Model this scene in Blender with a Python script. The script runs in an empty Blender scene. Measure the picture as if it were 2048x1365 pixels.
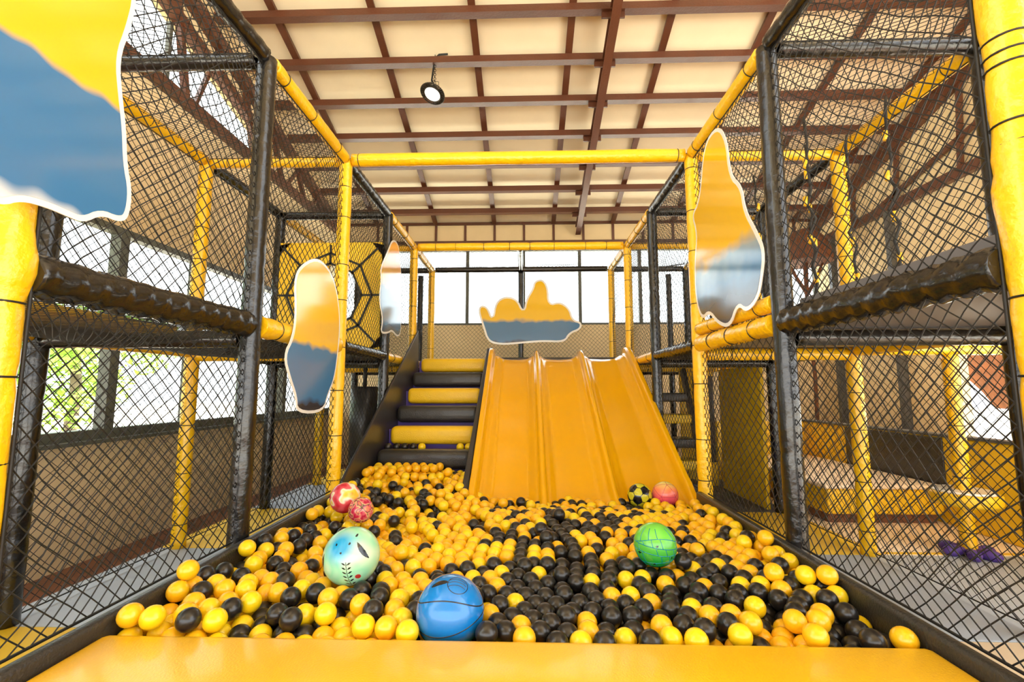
import bpy, bmesh, math, random, base64
import numpy as np
from mathutils import Vector, Matrix, noise

sc = bpy.context.scene
COL = sc.collection
PI = math.pi

# ---------------------------------------------------------------- camera
CZ = 1.24
cd = bpy.data.cameras.new('camera')
cam = bpy.data.objects.new('camera', cd)
COL.objects.link(cam)
cam.location = (0, 0, CZ)
cam.rotation_euler = (PI / 2 + math.atan(97.5 / 910), 0, math.radians(1.7))
cd.sensor_width = 36.0
cd.lens = 36.0 * 910 / 2048
cd.clip_start = 0.05
cd.clip_end = 200
sc.camera = cam

# ---------------------------------------------------------------- daylight and exposure
w = bpy.data.worlds.new('daylight')
sc.world = w
w.use_nodes = True
nt = w.node_tree
nt.nodes.clear()
wo = nt.nodes.new('ShaderNodeOutputWorld')
bg = nt.nodes.new('ShaderNodeBackground')
bg.inputs['Color'].default_value = (0.93, 0.965, 1.0, 1)
bg.inputs['Strength'].default_value = 3.0
nt.links.new(bg.outputs[0], wo.inputs[0])
sl = bpy.data.lights.new('sun', 'SUN')
sl.energy = 15.0
sl.angle = math.radians(6)
sl.color = (1.0, 0.93, 0.8)
so = bpy.data.objects.new('sun', sl)
COL.objects.link(so)
so.rotation_euler = Vector((-0.30, 0.10, -0.95)).to_track_quat('-Z', 'Y').to_euler()
sc.view_settings.view_transform = 'Standard'
sc.view_settings.look = 'None'
sc.view_settings.gamma = 1
sc.view_settings.exposure = 0.55
sc.view_settings.use_curve_mapping = False
sc.cycles.max_bounces = 8
sc.cycles.diffuse_bounces = 5
sc.cycles.glossy_bounces = 4
sc.cycles.transparent_max_bounces = 16
sc.cycles.transmission_bounces = 4
sc.cycles.sample_clamp_indirect = 8
sc.cycles.use_denoising = True

# ---------------------------------------------------------------- materials
def srgb(r, g, b):
    f = lambda c: (c / 255 / 12.92) if c / 255 <= 0.04045 else ((c / 255 + 0.055) / 1.055) ** 2.4
    return (f(r), f(g), f(b), 1)

def mat(name, col, rough=0.5, bump=0.0, scale=30, coat=0.0, var=0.0, spec=0.5, metal=0.0, stretch=None, vscale=3.0):
    m = bpy.data.materials.new(name)
    m.use_nodes = True
    n = m.node_tree
    p = n.nodes['Principled BSDF']
    p.inputs['Base Color'].default_value = col
    p.inputs['Roughness'].default_value = rough
    p.inputs['Coat Weight'].default_value = coat
    p.inputs['Coat Roughness'].default_value = 0.12
    p.inputs['Specular IOR Level'].default_value = spec
    p.inputs['Metallic'].default_value = metal
    tc = n.nodes.new('ShaderNodeTexCoord')
    mp = n.nodes.new('ShaderNodeMapping')
    n.links.new(tc.outputs['Object'], mp.inputs[0])
    if stretch:
        mp.inputs['Scale'].default_value = stretch
    if bump:
        t = n.nodes.new('ShaderNodeTexNoise')
        t.inputs['Scale'].default_value = scale
        t.inputs['Detail'].default_value = 4
        b = n.nodes.new('ShaderNodeBump')
        b.inputs['Strength'].default_value = bump
        b.inputs['Distance'].default_value = 0.02
        n.links.new(mp.outputs[0], t.inputs['Vector'])
        n.links.new(t.outputs[0], b.inputs['Height'])
        n.links.new(b.outputs[0], p.inputs['Normal'])
    if var:
        t = n.nodes.new('ShaderNodeTexNoise')
        t.inputs['Scale'].default_value = vscale
        t.inputs['Detail'].default_value = 6
        r = n.nodes.new('ShaderNodeValToRGB')
        r.color_ramp.elements[0].position = 0.3
        r.color_ramp.elements[1].position = 0.7
        r.color_ramp.elements[0].color = tuple(c * (1 - var) for c in col[:3]) + (1,)
        r.color_ramp.elements[1].color = tuple(min(1, c * (1 + var)) for c in col[:3]) + (1,)
        n.links.new(mp.outputs[0], t.inputs['Vector'])
        n.links.new(t.outputs[0], r.inputs[0])
        n.links.new(r.outputs[0], p.inputs['Base Color'])
    return m

M = {}
M['yellow'] = mat('yellow_vinyl', srgb(244, 190, 12), 0.3, 0.5, 26, 0.35, 0.05)
M['black'] = mat('black_vinyl', srgb(20, 18, 16), 0.26, 0.6, 14, 0.45)
M['foam'] = mat('padded_edge_vinyl', srgb(238, 186, 16), 0.34, 0.14, 160, 0.3, 0.04)
M['pad_y'] = mat('grained_yellow_vinyl', srgb(242, 196, 22), 0.42, 0.3, 120, 0.15)
M['pad_b'] = mat('grained_black_vinyl', srgb(44, 42, 38), 0.38, 0.3, 120, 0.25)
M['board_b'] = mat('dark_side_board', srgb(48, 46, 45), 0.36, 0.1, 60, 0.2)
M['purple'] = mat('purple_vinyl', srgb(84, 58, 142), 0.45, 0.1, 60)
M['slide'] = mat('yellow_fibreglass', srgb(238, 178, 6), 0.13, 0.06, 9, 0.5, 0.03, stretch=(1, 0.25, 0.25))
M['net'] = mat('black_twine', srgb(30, 28, 25), 0.6)
M['tie'] = mat('black_cable_tie', srgb(20, 20, 20), 0.5)
M['beige'] = mat('beige_painted_wall', srgb(226, 204, 160), 0.8, 0.1, 80, 0, 0.04)
M['cream'] = mat('cream_roof_board', srgb(244, 228, 196), 0.55, 0.03, 40, 0, 0.03)
M['brown'] = mat('brown_painted_steel', srgb(92, 52, 34), 0.38, 0.15, 40, 0.15, 0.12)
M['frame'] = mat('grey_green_aluminium', srgb(92, 94, 84), 0.45, 0, 30, 0, 0.05)
M['steel'] = mat('grey_steel', srgb(84, 84, 82), 0.4)
M['floor'] = mat('terracotta_tile_floor', srgb(128, 82, 62), 0.5, 0.1, 30, 0, 0.15)
M['mat_y'] = mat('yellow_floor_mat', srgb(240, 196, 36), 0.5, 0.15, 150, 0, 0.04)
M['mat_g'] = mat('grey_floor_mat', srgb(176, 186, 198), 0.5, 0.15, 150, 0, 0.05)
M['mat_c'] = mat('cream_floor_mat', srgb(248, 228, 198), 0.5, 0.1, 150, 0, 0.04)
M['mat_d'] = mat('dark_grey_floor_mat', srgb(74, 70, 72), 0.5, 0.1, 150)
M['base'] = mat('grey_foam_base', srgb(110, 112, 114), 0.6)
M['grey'] = mat('grey_board', srgb(112, 108, 108), 0.5)
M['white_edge'] = mat('white_acrylic_board', srgb(236, 234, 228), 0.12, 0, 30, 0.4)
M['lens'] = mat('frosted_lamp_lens', srgb(246, 242, 228), 0.3)
pl = M['lens'].node_tree.nodes['Principled BSDF']
pl.inputs['Emission Color'].default_value = (1, .96, .86, 1)
pl.inputs['Emission Strength'].default_value = 1.5
M['lamp'] = mat('dark_lamp_housing', srgb(60, 54, 46), 0.4, metal=0.6)
M['wood'] = mat('brown_wood', srgb(120, 76, 50), 0.6, 0.2, 30, 0, 0.2, stretch=(1, 1, 6))
M['thatch'] = mat('brown_thatch', srgb(112, 66, 38), 0.8, 0.6, 60, 0, 0.25)
M['tile'] = mat('brown_roof_tile', srgb(104, 60, 34), 0.7, 0.5, 18, 0, 0.3, vscale=8)
M['leaf'] = mat('bright_leaf', srgb(150, 190, 70), 0.5, 0, 30, 0, 0.3)
M['bark'] = mat('tree_bark', srgb(110, 96, 80), 0.9, 0.5, 20)
M['ground'] = mat('pale_concrete', srgb(222, 219, 208), 0.9, 0.1, 10, 0, 0.06)

def glass_mat():
    m = bpy.data.materials.new('window_glass')
    m.use_nodes = True
    n = m.node_tree
    n.nodes.clear()
    o = n.nodes.new('ShaderNodeOutputMaterial')
    mx = n.nodes.new('ShaderNodeMixShader')
    t = n.nodes.new('ShaderNodeBsdfTransparent')
    t.inputs[0].default_value = (0.96, 0.98, 0.97, 1)
    g = n.nodes.new('ShaderNodeBsdfGlossy')
    g.inputs['Roughness'].default_value = 0.02
    lw = n.nodes.new('ShaderNodeLayerWeight')
    pw = n.nodes.new('ShaderNodeMath'); pw.operation = 'POWER'; pw.inputs[1].default_value = 4
    sc_ = n.nodes.new('ShaderNodeMath'); sc_.operation = 'MULTIPLY_ADD'; sc_.inputs[1].default_value = .5; sc_.inputs[2].default_value = .03
    n.links.new(lw.outputs['Facing'], pw.inputs[0]); n.links.new(pw.outputs[0], sc_.inputs[0])
    n.links.new(sc_.outputs[0], mx.inputs[0])
    n.links.new(t.outputs[0], mx.inputs[1])
    n.links.new(g.outputs[0], mx.inputs[2])
    n.links.new(mx.outputs[0], o.inputs[0])
    return m
M['glass'] = glass_mat()

def ball_mat(name, col, sss):
    m = mat(name, col, 0.28, 0, 30, 0.15)
    p = m.node_tree.nodes['Principled BSDF']
    if sss:
        p.inputs['Subsurface Weight'].default_value = 0.15
        p.inputs['Subsurface Radius'].default_value = (0.6, 0.35, 0.04)
        p.inputs['Subsurface Scale'].default_value = 0.02
    return m
M['ball_lemon'] = ball_mat('lemon_ball_plastic', srgb(246, 210, 20), True)
M['ball_amber'] = ball_mat('amber_ball_plastic', srgb(248, 190, 20), True)
M['ball_black'] = ball_mat('black_ball_plastic', srgb(32, 29, 27), False)

# ---------------------------------------------------------------- helpers
BASE = {}

class MB:
    """collects shapes of one mesh"""
    def __init__(s):
        s.v = []; s.f = []; s.m = []; s.sm = []; s.n = 0
    def add(s, verts, faces, mi=0, smooth=False):
        s.v.append(np.asarray(verts, float).reshape(-1, 3))
        for f in faces:
            s.f.append([i + s.n for i in f]); s.m.append(mi); s.sm.append(smooth)
        s.n += len(verts)
        return s
    def box(s, a, b, mi=0, bev=0.0):
        x0, y0, z0 = [min(a[i], b[i]) for i in range(3)]
        x1, y1, z1 = [max(a[i], b[i]) for i in range(3)]
        if bev <= 0:
            v = [(x0, y0, z0), (x1, y0, z0), (x1, y1, z0), (x0, y1, z0), (x0, y0, z1), (x1, y0, z1), (x1, y1, z1), (x0, y1, z1)]
            f = [(0, 3, 2, 1), (4, 5, 6, 7), (0, 1, 5, 4), (1, 2, 6, 5), (2, 3, 7, 6), (3, 0, 4, 7)]
            return s.add(v, f, mi)
        bm = bmesh.new()
        bmesh.ops.create_cube(bm, size=1)
        bmesh.ops.scale(bm, vec=(x1 - x0, y1 - y0, z1 - z0), verts=bm.verts)
        bmesh.ops.translate(bm, vec=((x0 + x1) / 2, (y0 + y1) / 2, (z0 + z1) / 2), verts=bm.verts)
        bmesh.ops.bevel(bm, geom=bm.edges[:], offset=bev, segments=4, profile=0.5, affect='EDGES', clamp_overlap=True)
        bm.verts.index_update()
        s.add([v.co[:] for v in bm.verts], [[v.index for v in f.verts] for f in bm.faces], mi, True)
        bm.free()
        return s
    def obox(s, p0, p1, wx, wy, up=(0, 0, 1), mi=0):
        """box beam from p0 to p1; wy along up, wx sideways"""
        p0, p1, up = Vector(p0), Vector(p1), Vector(up)
        d = (p1 - p0).normalized()
        sx = d.cross(up).normalized() * wx / 2
        sy = sx.cross(d).normalized() * wy / 2
        v = [p + a * sx + b * sy for p in (p0, p1) for a, b in ((-1, -1), (1, -1), (1, 1), (-1, 1))]
        f = [(0, 1, 2, 3), (7, 6, 5, 4), (0, 4, 5, 1), (1, 5, 6, 2), (2, 6, 7, 3), (3, 7, 4, 0)]
        return s.add(v, f, mi)
    def tube(s, pts, rad, n=12, mi=0, cap=True, up=None):
        pts = [Vector(p) for p in pts]
        rad = rad if hasattr(rad, '__len__') else [rad] * len(pts)
        vs = []; fs = []
        u = None
        for i, p in enumerate(pts):
            d = (pts[min(i + 1, len(pts) - 1)] - pts[max(i - 1, 0)]).normalized()
            if u is None:
                u = d.orthogonal().normalized()
            u = (u - d * u.dot(d)).normalized()
            w_ = d.cross(u)
            for k in range(n):
                a = 2 * PI * k / n
                r = rad[i] if not hasattr(rad[i], '__len__') else rad[i][k]
                vs.append(p + (u * math.cos(a) + w_ * math.sin(a)) * r)
        for i in range(len(pts) - 1):
            for k in range(n):
                k2 = (k + 1) % n
                fs.append((i * n + k, i * n + k2, (i + 1) * n + k2, (i + 1) * n + k))
        s.add(vs, fs, mi, True)
        if cap:
            b = s.n - len(vs)
            s.f.append([b + k for k in range(n)][::-1]); s.m.append(mi); s.sm.append(False)
            s.f.append([b + (len(pts) - 1) * n + k for k in range(n)]); s.m.append(mi); s.sm.append(False)
        return s
    def prism(s, poly, thick_vec, mi=0, mi_side=None):
        """poly: list of 3d points (planar), extruded by thick_vec"""
        n = len(poly)
        t = Vector(thick_vec)
        v = [Vector(p) for p in poly] + [Vector(p) + t for p in poly]
        b = s.n
        s.add(v, [list(range(n))[::-1], [n + i for i in range(n)]], mi)
        for i in range(n):
            j = (i + 1) % n
            s.f.append([b + i, b + j, b + n + j, b + n + i]); s.m.append(mi if mi_side is None else mi_side); s.sm.append(False)
        return s
    def build(s, name, mats, parent=None, loc=None):
        if not isinstance(mats, (list, tuple)): mats = [mats]
        V = np.concatenate(s.v) if s.v else np.zeros((0, 3))
        base = Vector((0, 0, 0))
        if parent is not None: base = BASE.get(parent.name, Vector((0, 0, 0)))
        elif loc is not None: base = Vector(loc)
        V = V - np.array(base[:])
        me = bpy.data.meshes.new(name)
        me.from_pydata(V.tolist(), [], s.f)
        for m_ in mats: me.materials.append(m_)
        me.polygons.foreach_set('material_index', s.m)
        me.polygons.foreach_set('use_smooth', s.sm)
        me.update()
        o = bpy.data.objects.new(name, me)
        COL.objects.link(o)
        BASE[o.name] = base
        if parent is not None: o.parent = parent
        elif loc is not None: o.location = base
        return o

def tag(o, label=None, cat=None, group=None, kind=None):
    if label: o['label'] = label
    if cat: o['category'] = cat
    if group: o['group'] = group
    if kind: o['kind'] = kind
    return o

def thing(name, loc, label, cat, group=None):
    o = bpy.data.objects.new(name, None)
    COL.objects.link(o)
    o.location = loc
    o.empty_display_size = 0.1
    BASE[o.name] = Vector(loc)
    return tag(o, label, cat, group)

def struct(name, mb, m, label=None):
    o = mb.build(name, m)
    o['kind'] = 'structure'
    if label: tag(o, label, name.split('_')[0])
    return o

# ================================================================ the building
ROOF = lambda y: 7.04 - 0.293 * y
XW0, XW1, YB, ZF = -3.6, 5.5, 8.6, -0.15

mb = MB().box((-9, -4, ZF - 0.2), (XW1 + 0.1, YB + 0.1, ZF))
struct('floor', mb, M['floor'])
mb = MB().box((-40, -30, ZF - 0.6), (40, 60, ZF - 0.25))
struct('floor', mb, M['ground'])
# sloping roof boards
y0, y1 = -4.0, YB + 0.5  # near end extended unseen behind the camera to lower the front light
mb = MB().add([(XW0 - .3, y0, ROOF(y0)), (XW1 + .3, y0, ROOF(y0)), (XW1 + .3, y1, ROOF(y1)), (XW0 - .3, y1, ROOF(y1)),
               (XW0 - .3, y0, ROOF(y0) + .12), (XW1 + .3, y0, ROOF(y0) + .12), (XW1 + .3, y1, ROOF(y1) + .12), (XW0 - .3, y1, ROOF(y1) + .12)],
              [(0, 1, 2, 3), (7, 6, 5, 4), (0, 4, 5, 1), (1, 5, 6, 2), (2, 6, 7, 3), (3, 7, 4, 0)])
struct('ceiling', mb, M['cream'])

TN = [0]
def trim(mb, m=None):
    TN[0] += 1
    return struct('trim_%d' % TN[0], mb, m or M['brown'])

# roof purlins across, rafters down the slope
sl_ = Vector((0, 1, -0.293)).normalized()
for k in range(-6, 7):
    y = 5.31 + 0.565 * k
    if y > YB - 0.05 or y < 0.5: continue
    z = ROOF(y) - 0.115
    m_ = MB().box((XW0 + .02, y - .035, z - .045), (XW1 - .02, y + .035, z + .045))
    m_.box((XW0 + .02, y - .05, z - .052), (XW1 - .02, y + .05, z - .038))
    trim(m_)
for x in [-2.9 + 1.15 * i for i in range(8)]:
    a = Vector((x, 0.3, ROOF(0.3) - .035)); b = Vector((x, YB - .02, ROOF(YB) - .03))
    m_ = MB().obox(a, b, .06, .06)
    m_.obox(a + Vector((0, 0, -.034)), b + Vector((0, 0, -.034)), .085, .01)
    trim(m_)
# deep main beam with cleats
a = Vector((1.0, 0.3, ROOF(.3) - .24)); b = Vector((1.02, YB - .06, ROOF(YB - .06) - .24))
m_ = MB().obox(a, b, .05, .16)
m_.obox(a - Vector((0, 0, .08)), b - Vector((0, 0, .08)), .1, .012)
m_.obox(a + Vector((0, 0, .075)), b + Vector((0, 0, .075)), .1, .012)
for k in range(-6, 6):
    y = 5.31 + .565 * k
    if y < .5 or y > YB - .2: continue
    m_.box((.87, y - .012, ROOF(y) - .24), (1.13, y + .012, ROOF(y) - .17))
trim(m_)

# back wall: low wall, window band, beam, narrow panel band
m_ = MB().box((XW0, YB, ZF), (XW1, YB + .12, 2.47)); struct('wall_back', m_, M['beige'])
m_ = MB().box((XW0, YB + .02, 4.10), (XW1, YB + .10, ROOF(YB) + .02)); struct('wall_back_upper', m_, M['beige'])
trim(MB().box((XW0, YB - .06, 3.96), (XW1, YB + .12, 4.11)))
m_ = MB()
for x in np.arange(-3.47, 5.5, .575):
    m_.box((x - .022, YB - .01, 4.11), (x + .022, YB + .02, ROOF(YB) - .04))
m_.box((XW0, YB - .02, ROOF(YB) - .07), (XW1, YB + .02, ROOF(YB) - .02))
m_.box((XW0, YB - .01, 4.10), (XW1, YB + .02, 4.13))
trim(m_)
WN = [0]
def window(label, frame_mb, glass_mb):
    WN[0] += 1
    o = frame_mb.build('window_%d' % WN[0], M['frame'])
    o['kind'] = 'structure'
    g = glass_mb.build('pane', M['glass'], o)
    return o
bx = [-3.6, -2.2, -1.12, -.03, 1.05, 2.2, 3.3, 4.4, 5.5]
for i in range(8):
    f = MB()
    xa, xb = bx[i], bx[i + 1]
    f.box((xa, YB, 2.47), (xb, YB + .07, 2.51)); f.box((xa, YB, 3.92), (xb, YB + .07, 3.96))
    f.box((xa, YB, 2.51), (xa + .03, YB + .07, 3.92)); f.box((xb - .03, YB, 2.51), (xb, YB + .07, 3.92))
    window('', f, MB().box((xa + .03, YB + .03, 2.51), (xb - .03, YB + .036, 3.92)))

struct('wall_light_block', MB().box((-9, -4.1, 3.1), (XW1 + .3, -4.0, 8.2)), M['beige'])  # unseen wall behind the camera, added to hold back light from the front
# left wall
def lwall(name, ya, yb, za, zb, m=None):
    return struct(name, MB().box((XW0 - .12, ya, za), (XW0, yb, zb)), m or M['beige'])
lwall('wall_left', 0.2, YB + .12, ZF, .83)
lwall('wall_left_middle', 0.2, YB + .12, 2.68, 4.25)
# gable part above, with an opening
m_ = MB()
def quadx(pts):
    m_.prism([(XW0 - .12, p[0], p[1]) for p in pts], (.12, 0, 0))
quadx([(5.75, 4.25), (YB + .12, 4.25), (YB + .12, ROOF(YB + .12) + .05), (5.75, ROOF(5.75) + .05)])
quadx([(0.2, 6.07), (5.75, 4.66), (5.75, ROOF(5.75) + .05), (0.2, ROOF(.2) + .05)])
struct('wall_left_gable', m_, M['beige'])
X = XW0 + .03
m_ = MB().obox((X, .2, 6.08), (X, 5.85, 4.64), .1, .12)
m_.obox((X, .2, 4.25), (X, YB, 4.25), .1, .12)
m_.obox((X, 5.75, 4.2), (X, 5.75, 4.7), .1, .1, (0, 1, 0))
trim(m_)
m_ = MB().obox((X + .02, .2, ROOF(.2) - .5), (X + .02, YB, ROOF(YB) - .3), .12, .14)
for y in (4.4, 5.6, 6.3, 7.0, 7.7):
    m_.obox((X, y, 4.25), (X, y - .25, ROOF(y) - .35), .06, .06, (0, 1, 0))
    m_.obox((X, y + .1, 4.25), (X, y + .45, ROOF(y + .4) - .38), .04, .04, (0, 1, 0))
trim(m_)
ly = [.2, 1.02, 1.97, 2.92, 3.87, 4.82, 5.77, 6.72, 7.67, 8.6]
for i in range(9):
    ya, yb = ly[i], ly[i + 1]
    f = MB()
    f.box((X - .12, ya, .83), (X - .02, yb, .91)); f.box((X - .12, ya, 2.62), (X - .02, yb, 2.68))
    f.box((X - .12, ya, .91), (X - .02, ya + .045, 2.62)); f.box((X - .12, yb - .045, .91), (X - .02, yb, 2.62))
    window('', f, MB().box((X - .08, ya + .045, .91), (X - .074, yb - .045, 2.62)))
trim(MB().box((XW0, .2, .80), (XW0 + .09, YB, .83)), M['frame'])
# clerestory glass
f = MB().obox((X - .07, 4.2, 4.3), (X - .07, 4.2, 5.0), .04, .04, (0, 1, 0)).obox((X - .07, 2.8, 4.3), (X - .07, 2.8, 5.35), .04, .04, (0, 1, 0))
g = MB().prism([(X - .09, .2, 4.3), (X - .09, 5.7, 4.3), (X - .09, 5.7, 4.66), (X - .09, .2, 6.05)], (.006, 0, 0))
window('', f, g)

# right wall: full height at the back, open low down nearer the camera
m_ = MB().box((XW1, 5.95, ZF), (XW1 + .12, YB + .12, 4.0))
m_.prism([(XW1, 1.5, 1.95), (XW1, 5.95, 1.95), (XW1, 5.95, 4.0), (XW1, YB + .12, 4.0), (XW1, YB + .12, ROOF(YB + .12) + .05), (XW1, 1.5, ROOF(1.5) + .05)], (.12, 0, 0))
struct('wall_right', m_, M['beige'])
X = XW1 - .05
m_ = MB().obox((X, 1.5, ROOF(1.5) - .3), (X, YB, ROOF(YB) - .3), .1, .14)
m_.obox((X, 1.5, ROOF(1.5) - .16), (X, YB, ROOF(YB) - .16), .06, .1)
m_.obox((X, 1.5, 3.95), (X, YB, 3.95), .08, .13)
for y in (4.6, 5.6, 6.6, 7.5):
    m_.obox((X, y, 3.95), (X, y - .1, ROOF(y) - .3), .05, .05, (0, 1, 0))
m_.obox((X, 4.2, 4.75), (X, 7.2, 3.95), .05, .06)
trim(m_)
for y in (6.75, 8.05):
    trim(MB().box((XW1 - .1, y - .04, ZF), (XW1, y + .04, 3.9)), M['steel'])

# ================================================================ floor mats under the play frame
def fmat(x0, x1, y0, y1, m, label, z=0.0):
    o = MB().box((x0 + .003, y0 + .003, z - .06), (x1 - .003, y1 - .003, z), 0, .008).build('floor_mat', M[m])
    tag(o, label, 'mat')
    return o
struct('floor_raised_base', MB().box((-2.9, .2, ZF), (4.4, 7.3, -.06)), M['base'])
R_ = [.2, 1.29, 2.47, 3.67, 4.87, 6.07, 7.27]
names = ['nearest the camera', 'beside the front corner of the ball pit', 'between the first black post and the yellow post', 'behind the first yellow post', 'under the far black cutout side', 'in the far corner']
for i, (c, cn) in enumerate([('mat_g', 'grey'), ('mat_y', 'yellow'), ('mat_g', 'grey'), ('mat_y', 'yellow'), ('mat_g', 'grey'), ('mat_y', 'yellow')]):
    fmat(-2.9, -1.60, R_[i], R_[i + 1], c, '%s floor mat left of the pit, %s' % (cn, ['half cut by the lower left frame edge', 'beside the pit corner, nearest yellow one', 'in front of the leftmost yellow post', 'behind the tall yellow post', 'farthest grey one near the stairs', 'under the deck beside the stairs'][i]))
fmat(1.47, 4.4, .2, 2.47, 'mat_c', 'cream floor mat at the lower right corner outside the net')
fmat(1.47, 4.4, 2.47, 3.67, 'mat_g', 'pale grey floor mat right of the ball pit in front of the purple post foot')
fmat(1.47, 2.7, 3.67, 4.87, 'mat_y', 'yellow floor mat behind the black post right of the pit')
fmat(2.7, 4.4, 3.67, 7.27, 'mat_c', 'cream floor mat in front of the yellow bench')
fmat(1.47, 2.7, 4.87, 7.27, 'mat_d', 'dark grey floor mat under the right hand deck')
o = MB().box((2.72, 3.685, -.002), (3.9, 3.72, .004)).build('edge_strip', M['mat_y']); tag(o, 'thin yellow edging strip between the grey and cream mats', 'strip')

# ================================================================ nets
def net(p0, U, V, cell=.07, rad=.0024, seed=0, amp=.02, step=.085, ns=3, shape=None):
    """diamond netting over the rectangle p0 + s*U + t*V"""
    p0 = np.array(p0, float); U = np.array(U, float); V = np.array(V, float)
    lu, lv = np.linalg.norm(U), np.linalg.norm(V)
    uu, vv = U / lu, V / lv
    nn = np.cross(uu, vv)
    rng = random.Random(seed)
    ph = [rng.uniform(0, 6.28) for _ in range(8)]
    def P(u, v):
        e = np.clip(np.minimum(np.minimum(u, lu - u), np.minimum(v, lv - v)) / .15, 0, 1)
        d = amp * e * (np.sin(4.1 * u + ph[0] + 1.3 * v) + .6 * np.sin(7.3 * v + ph[1] + 2 * u))
        du = .010 * e * np.sin(6.2 * v + ph[2]) + .006 * e * np.sin(17 * v + ph[3] + 9 * u)
        dv = .012 * e * np.sin(5.1 * u + ph[4]) + .006 * e * np.sin(15 * u + ph[5] + 8 * v)
        q = p0 + np.outer(u + du, uu) + np.outer(v + dv, vv) + np.outer(d, nn)
        if shape is not None: q = q + shape(u, v, lu, lv)
        return q
    mb = MB()
    for sgn in (1, -1):
        # lines u + sgn*v = c
        cmin, cmax = (0, lu + lv) if sgn > 0 else (-lv, lu)
        c = cmin + cell * .5
        while c < cmax:
            # param by v : u = c - sgn*v
            if sgn > 0: va, vb = max(0, c - lu), min(lv, c)
            else: va, vb = max(0, -c), min(lv, lu - c)
            if vb - va > .01:
                k = max(2, int((vb - va) * 1.414 / step) + 1)
                v = np.linspace(va, vb, k); u = c - sgn * v
                pts = P(u, v)
                side = (uu * 1 + vv * sgn) / math.sqrt(2)
                vs = []
                for a in range(ns):
                    ang = 2 * PI * a / ns
                    vs.append(pts + rad * (math.cos(ang) * nn + math.sin(ang) * side))
                vs = np.stack(vs, 1).reshape(-1, 3)
                fs = [(i * ns + a, i * ns + (a + 1) % ns, (i + 1) * ns + (a + 1) % ns, (i + 1) * ns + a) for i in range(k - 1) for a in range(ns)]
                mb.add(vs, fs, 0, True)
            c += cell
    # border cord
    t = np.linspace(0, 1, 14)
    for a, b in (((0, 0), (lu, 0)), ((lu, 0), (lu, lv)), ((lu, lv), (0, lv)), ((0, lv), (0, 0))):
        q = P(a[0] + (b[0] - a[0]) * t, a[1] + (b[1] - a[1]) * t)
        mb.tube(q.tolist(), rad * 2, 4, cap=False)
    return mb

# ================================================================ padded posts and beams
def ring(mb, c, ax, R, r, n=18, m=5):
    ax = Vector(ax).normalized(); u = ax.orthogonal().normalized(); v = ax.cross(u)
    vs = []; fs = []
    for i in range(n):
        a = 2 * PI * i / n
        rd = u * math.cos(a) + v * math.sin(a)
        for j in range(m):
            b = 2 * PI * j / m
            vs.append(Vector(c) + rd * (R + r * math.cos(b)) + ax * r * math.sin(b))
    for i in range(n):
        for j in range(m):
            i2, j2 = (i + 1) % n, (j + 1) % m
            fs.append((i * m + j, i2 * m + j, i2 * m + j2, i * m + j2))
    return mb.add(vs, fs, 0, True)

SEED = [11]
def padded(name, p0, p1, colr, parent, r=.054, ties=None, lash=0.0, wr=.05, bulge=None, n=16):
    """vinyl covered foam tube with cable ties"""
    SEED[0] += 1
    rn = random.Random(SEED[0])
    p0 = Vector(p0); p1 = Vector(p1)
    L = (p1 - p0).length; d = (p1 - p0) / L
    if ties is None:
        k = max(1, int(L / .34)); ties = [(i + .5 + rn.uniform(-.2, .2)) / k for i in range(k)]
    st = .02 if lash else .045
    N_ = max(4, int(L / st))
    pts = []; rad = []
    so_ = Vector((rn.uniform(0, 50), rn.uniform(0, 50), 0))
    for i in range(N_ + 1):
        t = i / N_
        pts.append(p0 + d * (L * t))
        base = r
        for tt in ties:
            base -= r * .09 * math.exp(-((t - tt) * L / .016) ** 2)
        if bulge: base *= 1 + bulge[1] * math.exp(-((t * L - bulge[0]) / bulge[2]) ** 2)
        row = []
        for k in range(n):
            a = 2 * PI * k / n
            q = Vector((math.cos(a) * 1.6, math.sin(a) * 1.6, t * L * 5)) + so_
            g = noise.noise(q) * wr * .7
            if lash: g += lash * math.sin(t * L * 70 + a * 2 + so_[0]) * (.6 + .4 * math.sin(a * 3))
            row.append(base * (1 + g))
        rad.append(row)
    o = MB().tube(pts, rad, n).build(name, M[{'y': 'yellow', 'b': 'black'}[colr]], parent)
    if colr == 'y':
        for tt in ties:
            m_ = MB(); ring(m_, p0 + d * (L * tt), d, r * .955, .0035)
            m_.build('cable_tie', M['tie'], o)
    return o

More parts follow.
